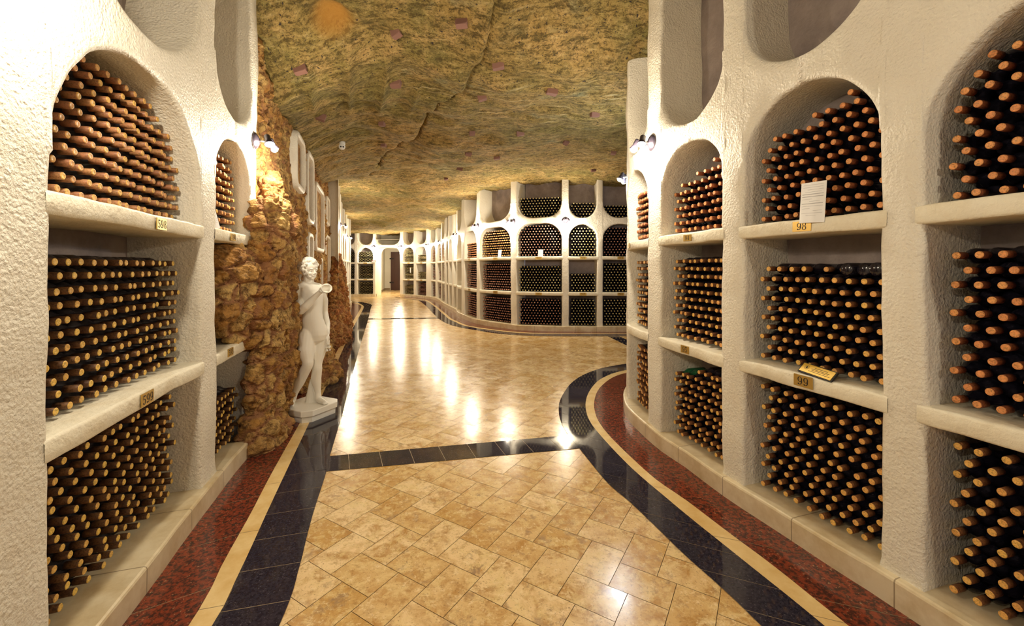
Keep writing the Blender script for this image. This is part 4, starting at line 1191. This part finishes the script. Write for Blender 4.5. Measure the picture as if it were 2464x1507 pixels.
# ------------------------------------------------------------------ marble statue
def build_statue():
    o = empty('statue', (-2.27, 4.70, 0))
    ang = math.atan2(-.50, .86)          # the way the figure faces
    # octagonal double base
    def slab(name, z0, z1, h, ch):
        a = math.atan2(.90, .40); ca, sa = math.cos(a), math.sin(a)
        pts = [(-h, -h + ch), (-h + ch, -h), (h - ch, -h), (h, -h + ch), (h, h - ch), (h - ch, h), (-h + ch, h), (-h, h - ch)]
        pts = [(x * ca - y * sa, x * sa + y * ca) for x, y in pts]
        be = .006; V = []; F = []
        for z, k in ((z0, 1), (z1 - be, 1), (z1, 1 - be / h)):
            V += [(x * k, y * k, z) for x, y in pts]
        for l in range(2):
            for i in range(8): F.append((l * 8 + i, l * 8 + (i + 1) % 8, (l + 1) * 8 + (i + 1) % 8, (l + 1) * 8 + i))
        F += [tuple(range(8))[::-1], tuple(range(16, 24))]
        mb = MB(); mb.add(V, F); mb.build(name, MAT['statue'], o, False)
    slab('lower_base', 0.004, .072, .225, .07)
    slab('upper_base', .072, .132, .245, .08)
    # body points given as (right in picture, toward camera, height) from the statue's axis, metres
    def B(x, t, z): return Vector((x, -t, z))
    mb = MB()
    def limb(pts, rad, seg=16):
        P = [Vector(p) for p in pts]; Q = []; Rr = []
        for i in range(len(P) - 1):
            for k in range(6):
                t = k / 6; Q.append(P[i].lerp(P[i + 1], t)); tt = t * t * (3 - 2 * t); Rr.append(rad[i] * (1 - tt) + rad[i + 1] * tt)
        Q.append(P[-1]); Rr.append(rad[-1])
        mb.tube(Q, Rr, seg)
        mb.ball(tuple(P[0]), rad[0] * .99, seg, 10); mb.ball(tuple(P[-1]), rad[-1] * .99, seg, 10)
    # legs: weight leg on the right of the picture, the other trailing to the left
    limb([B(.105, -.045, .90), B(.098, -.02, .73), B(.088, .005, .56), B(.092, .005, .52), B(.068, -.015, .40), B(.082, -.03, .24), B(.090, -.02, .175)], [.090, .078, .053, .052, .055, .034, .034])
    limb([B(.005, .045, .90), B(.008, .09, .75), B(.045, .12, .61), B(.032, .115, .57), B(-.060, .07, .42), B(-.150, .03, .245), B(-.172, .02, .175)], [.096, .086, .058, .056, .056, .034, .033])
    # feet
    limb([B(.085, -.03, .165), B(.125, .0, .160), B(.195, .045, .150)], [.034, .034, .024])
    limb([B(-.178, .02, .168), B(-.168, .06, .158), B(-.145, .115, .150)], [.033, .032, .022])
    for (cx, ct, dx, dt) in ((.195, .045, .86, .5), (-.145, .115, .30, .95)):
        for k in range(5):
            q = (k - 2) * .0125
            c = B(cx - dt * q, ct + dx * q, .148); e = B(cx - dt * q + dx * (.030 - abs(k - 1) * .003), ct + dx * q + dt * (.030 - abs(k - 1) * .003), .143)
            limb([c, e], [.0105, .0085], 8)
    # pelvis, belly, chest: one loft of oval sections
    secs = [(.80, .055, .03, .06, .05), (.84, .058, .02, .118, .078), (.90, .064, .01, .140, .100), (.95, .062, .005, .138, .106), (1.01, .055, .01, .124, .098), (1.08, .047, .02, .112, .088), (1.14, .042, .02, .108, .086),
            (1.20, .033, .015, .116, .094), (1.27, .020, .01, .130, .104), (1.34, .008, .005, .140, .108), (1.40, -.002, .0, .138, .098), (1.445, -.014, -.005, .105, .075), (1.475, -.024, -.01, .062, .056)]
    ring = []
    for z, cx, ct, rx, rt in secs:
        ring.append([tuple(B(cx + rx * math.copysign(abs(math.cos(2 * math.pi * k / 32)) ** .92, math.cos(2 * math.pi * k / 32)), ct + rt * math.sin(2 * math.pi * k / 32), z)) for k in range(32)])
    V = [v for r in ring for v in r]; n_ = len(secs)
    F = [(i * 32 + k, i * 32 + (k + 1) % 32, (i + 1) * 32 + (k + 1) % 32, (i + 1) * 32 + k) for i in range(n_ - 1) for k in range(32)] + [tuple(range(32))[::-1], tuple(range((n_ - 1) * 32, n_ * 32))]
    mb.add(V, F)
    mb.ball(tuple(B(-.035, .075, 1.345)), (.068, .036, .050), 16, 12)
    mb.ball(tuple(B(.062, .065, 1.345)), (.062, .036, .050), 16, 12)
    mb.ball(tuple(B(.03, -.075, .90)), (.10, .060, .09), 16, 12)
    # shoulders and neck, head turned to the right of the picture
    limb([B(-.095, .02, 1.415), B(-.02, -.005, 1.455), B(.085, -.05, 1.415)], [.060, .054, .054])
    limb([B(-.036, -.01, 1.44), B(-.012, .0, 1.54)], [.056, .048])
    # near arm: bent, forearm raised across to the right, holding a bowl
    limb([B(-.105, .04, 1.415), B(-.075, .10, 1.29), B(-.012, .165, 1.18)], [.058, .049, .041])
    limb([B(-.012, .165, 1.18), B(.055, .185, 1.235), B(.150, .18, 1.335), B(.190, .17, 1.378)], [.042, .044, .030, .026])
    # far arm: hangs behind the hip
    limb([B(.090, -.06, 1.41), B(.108, -.13, 1.27), B(.100, -.155, 1.14)], [.052, .044, .037])
    limb([B(.100, -.155, 1.14), B(.140, -.13, 1.01), B(.178, -.06, .90)], [.037, .036, .025])
    # palms
    mb.ball(tuple(B(.212, .165, 1.405)), (.030, .022, .036), 14, 10)
    mb.ball(tuple(B(.190, -.035, .855)), (.022, .030, .040), 14, 10)
    # fingers of the raised hand wrap the bowl from below and behind; thumb on the near side
    for k in range(4):
        y = .195 - k * .019; L = (.9, 1.0, .96, .8)[k]
        limb([B(.219, y, 1.425), B(.238, y, 1.452), B(.262, y - .002, 1.466), B(.262 + .024 * L, y - .004, 1.462)], [.0102, .0096, .0088, .0080], 8)
    limb([B(.208, .188, 1.40), B(.228, .208, 1.388), B(.256, .212, 1.385)], [.0115, .0105, .0090], 8)
    # fingers of the hanging hand, gently curled
    for k in range(4):
        t = -.010 - k * .018; L = (.9, 1.0, .95, .78)[k]
        limb([B(.194, t, .825), B(.198, t + .004, .792), B(.192, t + .006, .792 - .028 * L), B(.180, t + .006, .785 - .045 * L)], [.0098, .0092, .0084, .0076], 8)
    limb([B(.196, -.010, .860), B(.202, .010, .832), B(.198, .014, .805)], [.0110, .0098, .0085], 8)
    me = remeshed(mb, .0058, 9)
    me.materials.append(MAT['statue']); me.polygons.foreach_set('use_smooth', np.full(len(me.polygons), True)); me.name = 'body'
    bo = link('body', me, o)
    # head: face looks to the right and a little to the camera
    mb = MB(); hc = B(.004, .01, 1.615)
    f = Vector((.90, -.42, -.10)).normalized(); sd = f.cross(Vector((0, 0, 1))).normalized(); u = sd.cross(f)
    def Hh(a, b_, c): return tuple(hc + f * a + sd * b_ + u * c)
    RR = Matrix((f, sd, u)).transposed()
    mb.ball(Hh(-.010, 0, .018), (.092, .072, .088), 24, 18, 0, RR)
    mb.ball(Hh(.030, 0, -.030), (.056, .054, .068), 24, 18, 0, RR)
    mb.ball(Hh(.060, 0, -.078), (.022, .024, .020), 14, 10, 0, RR)       # chin
    mb.ball(Hh(.040, .030, -.060), (.035, .022, .022), 14, 10, 0, RR); mb.ball(Hh(.040, -.030, -.060), (.035, .022, .022), 14, 10, 0, RR)   # jaw
    mb.tube([Hh(.076, 0, .018), Hh(.088, 0, -.004), Hh(.100, 0, -.022)], [.008, .0095, .0115], 10)   # nose
    mb.ball(Hh(.090, .010, -.026), .0085, 8, 6, 0, RR); mb.ball(Hh(.090, -.010, -.026), .0085, 8, 6, 0, RR)
    for q in (-1, 1):
        mb.ball(Hh(.070, .026 * q, .027), (.016, .024, .009), 12, 8, 0, RR)      # brow
        mb.ball(Hh(.066, .027 * q, .006), (.013, .016, .009), 12, 8, 0, RR)      # eye
        mb.ball(Hh(.060, .032 * q, -.026), (.018, .020, .020), 12, 8, 0, RR)     # cheek
        mb.ball(Hh(-.010, .072 * q, -.008), (.018, .009, .030), 12, 8, 0, RR)    # ear
    mb.ball(Hh(.083, 0, -.045), (.010, .020, .0058), 12, 8, 0, RR); mb.ball(Hh(.081, 0, -.056), (.010, .017, .0062), 12, 8, 0, RR)  # lips
    mb.tube([Hh(-.025, 0, -.02), tuple(B(-.020, .0, 1.49))], [.05, .048], 14)
    me = remeshed(mb, .0038, 1)
    me.materials.append(MAT['statue']); me.polygons.foreach_set('use_smooth', np.full(len(me.polygons), True))
    link('head', me, o)
    # curly hair with leafy wreath at the temples
    rr = random.Random(4); mb = MB()
    mb.ball(Hh(-.020, 0, .040), (.106, .089, .090), 24, 18, 0, RR)
    for k in range(210):
        th = rr.uniform(0, 2 * math.pi); ph = rr.uniform(0.05, 1.95)
        a, b_, c = math.sin(ph) * math.cos(th), math.sin(ph) * math.sin(th), math.cos(ph)
        if a > .55 and c < .55: continue
        if a > .25 and c < .05: continue
        r = rr.uniform(.011, .019)
        mb.ball(Hh(-.018 + a * .112, b_ * .094, .036 + c * .100), (r, r * .85, r * 1.15), 10, 7, 0, RR)
    for k in range(26):
        t = rr.uniform(-1.3, 2.9); q = rr.choice((1, 1, 1, -1))
        mb.ball(Hh(-.02 + .075 * math.cos(t), .075 * q, -.005 + .05 * math.sin(t) * .6 - .01), (.020, .008, .012), 8, 6, 0, RR)
    mb.tube([Hh(-.08, .045, -.05), Hh(-.075, .055, -.10), Hh(-.06, .05, -.13)], [.018, .012, .008], 8)
    me = remeshed(mb, .0036, 0)
    me.materials.append(MAT['statue']); me.polygons.foreach_set('use_smooth', np.full(len(me.polygons), True))
    link('curly_hair', me, o)
    # bowl held out
    mb = MB(); ax = Vector((.45, -.75, .48)).normalized()
    mb.lathe([(-.030, 0), (-.030, .022), (-.022, .040), (0, .052), (.022, .056), (.024, .050), (.006, .046), (-.012, .034), (-.018, .0)], 24, 0, B(.270, .175, 1.418), ax)
    mb.build('bowl', MAT['statue'], o)
    # grapes in the hanging hand
    mb = MB()
    for k in range(22):
        mb.ball(tuple(B(.206 + rr.uniform(-.018, .018), -.02 + rr.uniform(-.02, .03), .79 - rr.uniform(0, .075))), .0105, 8, 6)
    mb.build('grape_bunch', MAT['statue'], o)
    # draped stump behind the legs
    mb = MB()
    P = []
    for i in range(25):
        t = 2 * math.pi * i / 24
        P.append([[(-.01 + (.062 - .012 * k) * math.cos(t) * (1 + .08 * math.cos(9 * t))), .06 + (.06 - .010 * k) * math.sin(t) * (1 + .08 * math.cos(9 * t)), .128 + .058 * k] for k in range(5)])
    mb.grid(np.array(P)); mb.ball((-.01, .06, .355), (.014, .022, .03), 12, 8)
    mb.build('stump', MAT['statue'], o)
    tag(o, 'white marble statue of a standing nude youth holding a bowl on an octagonal base', 'statue')
build_statue()
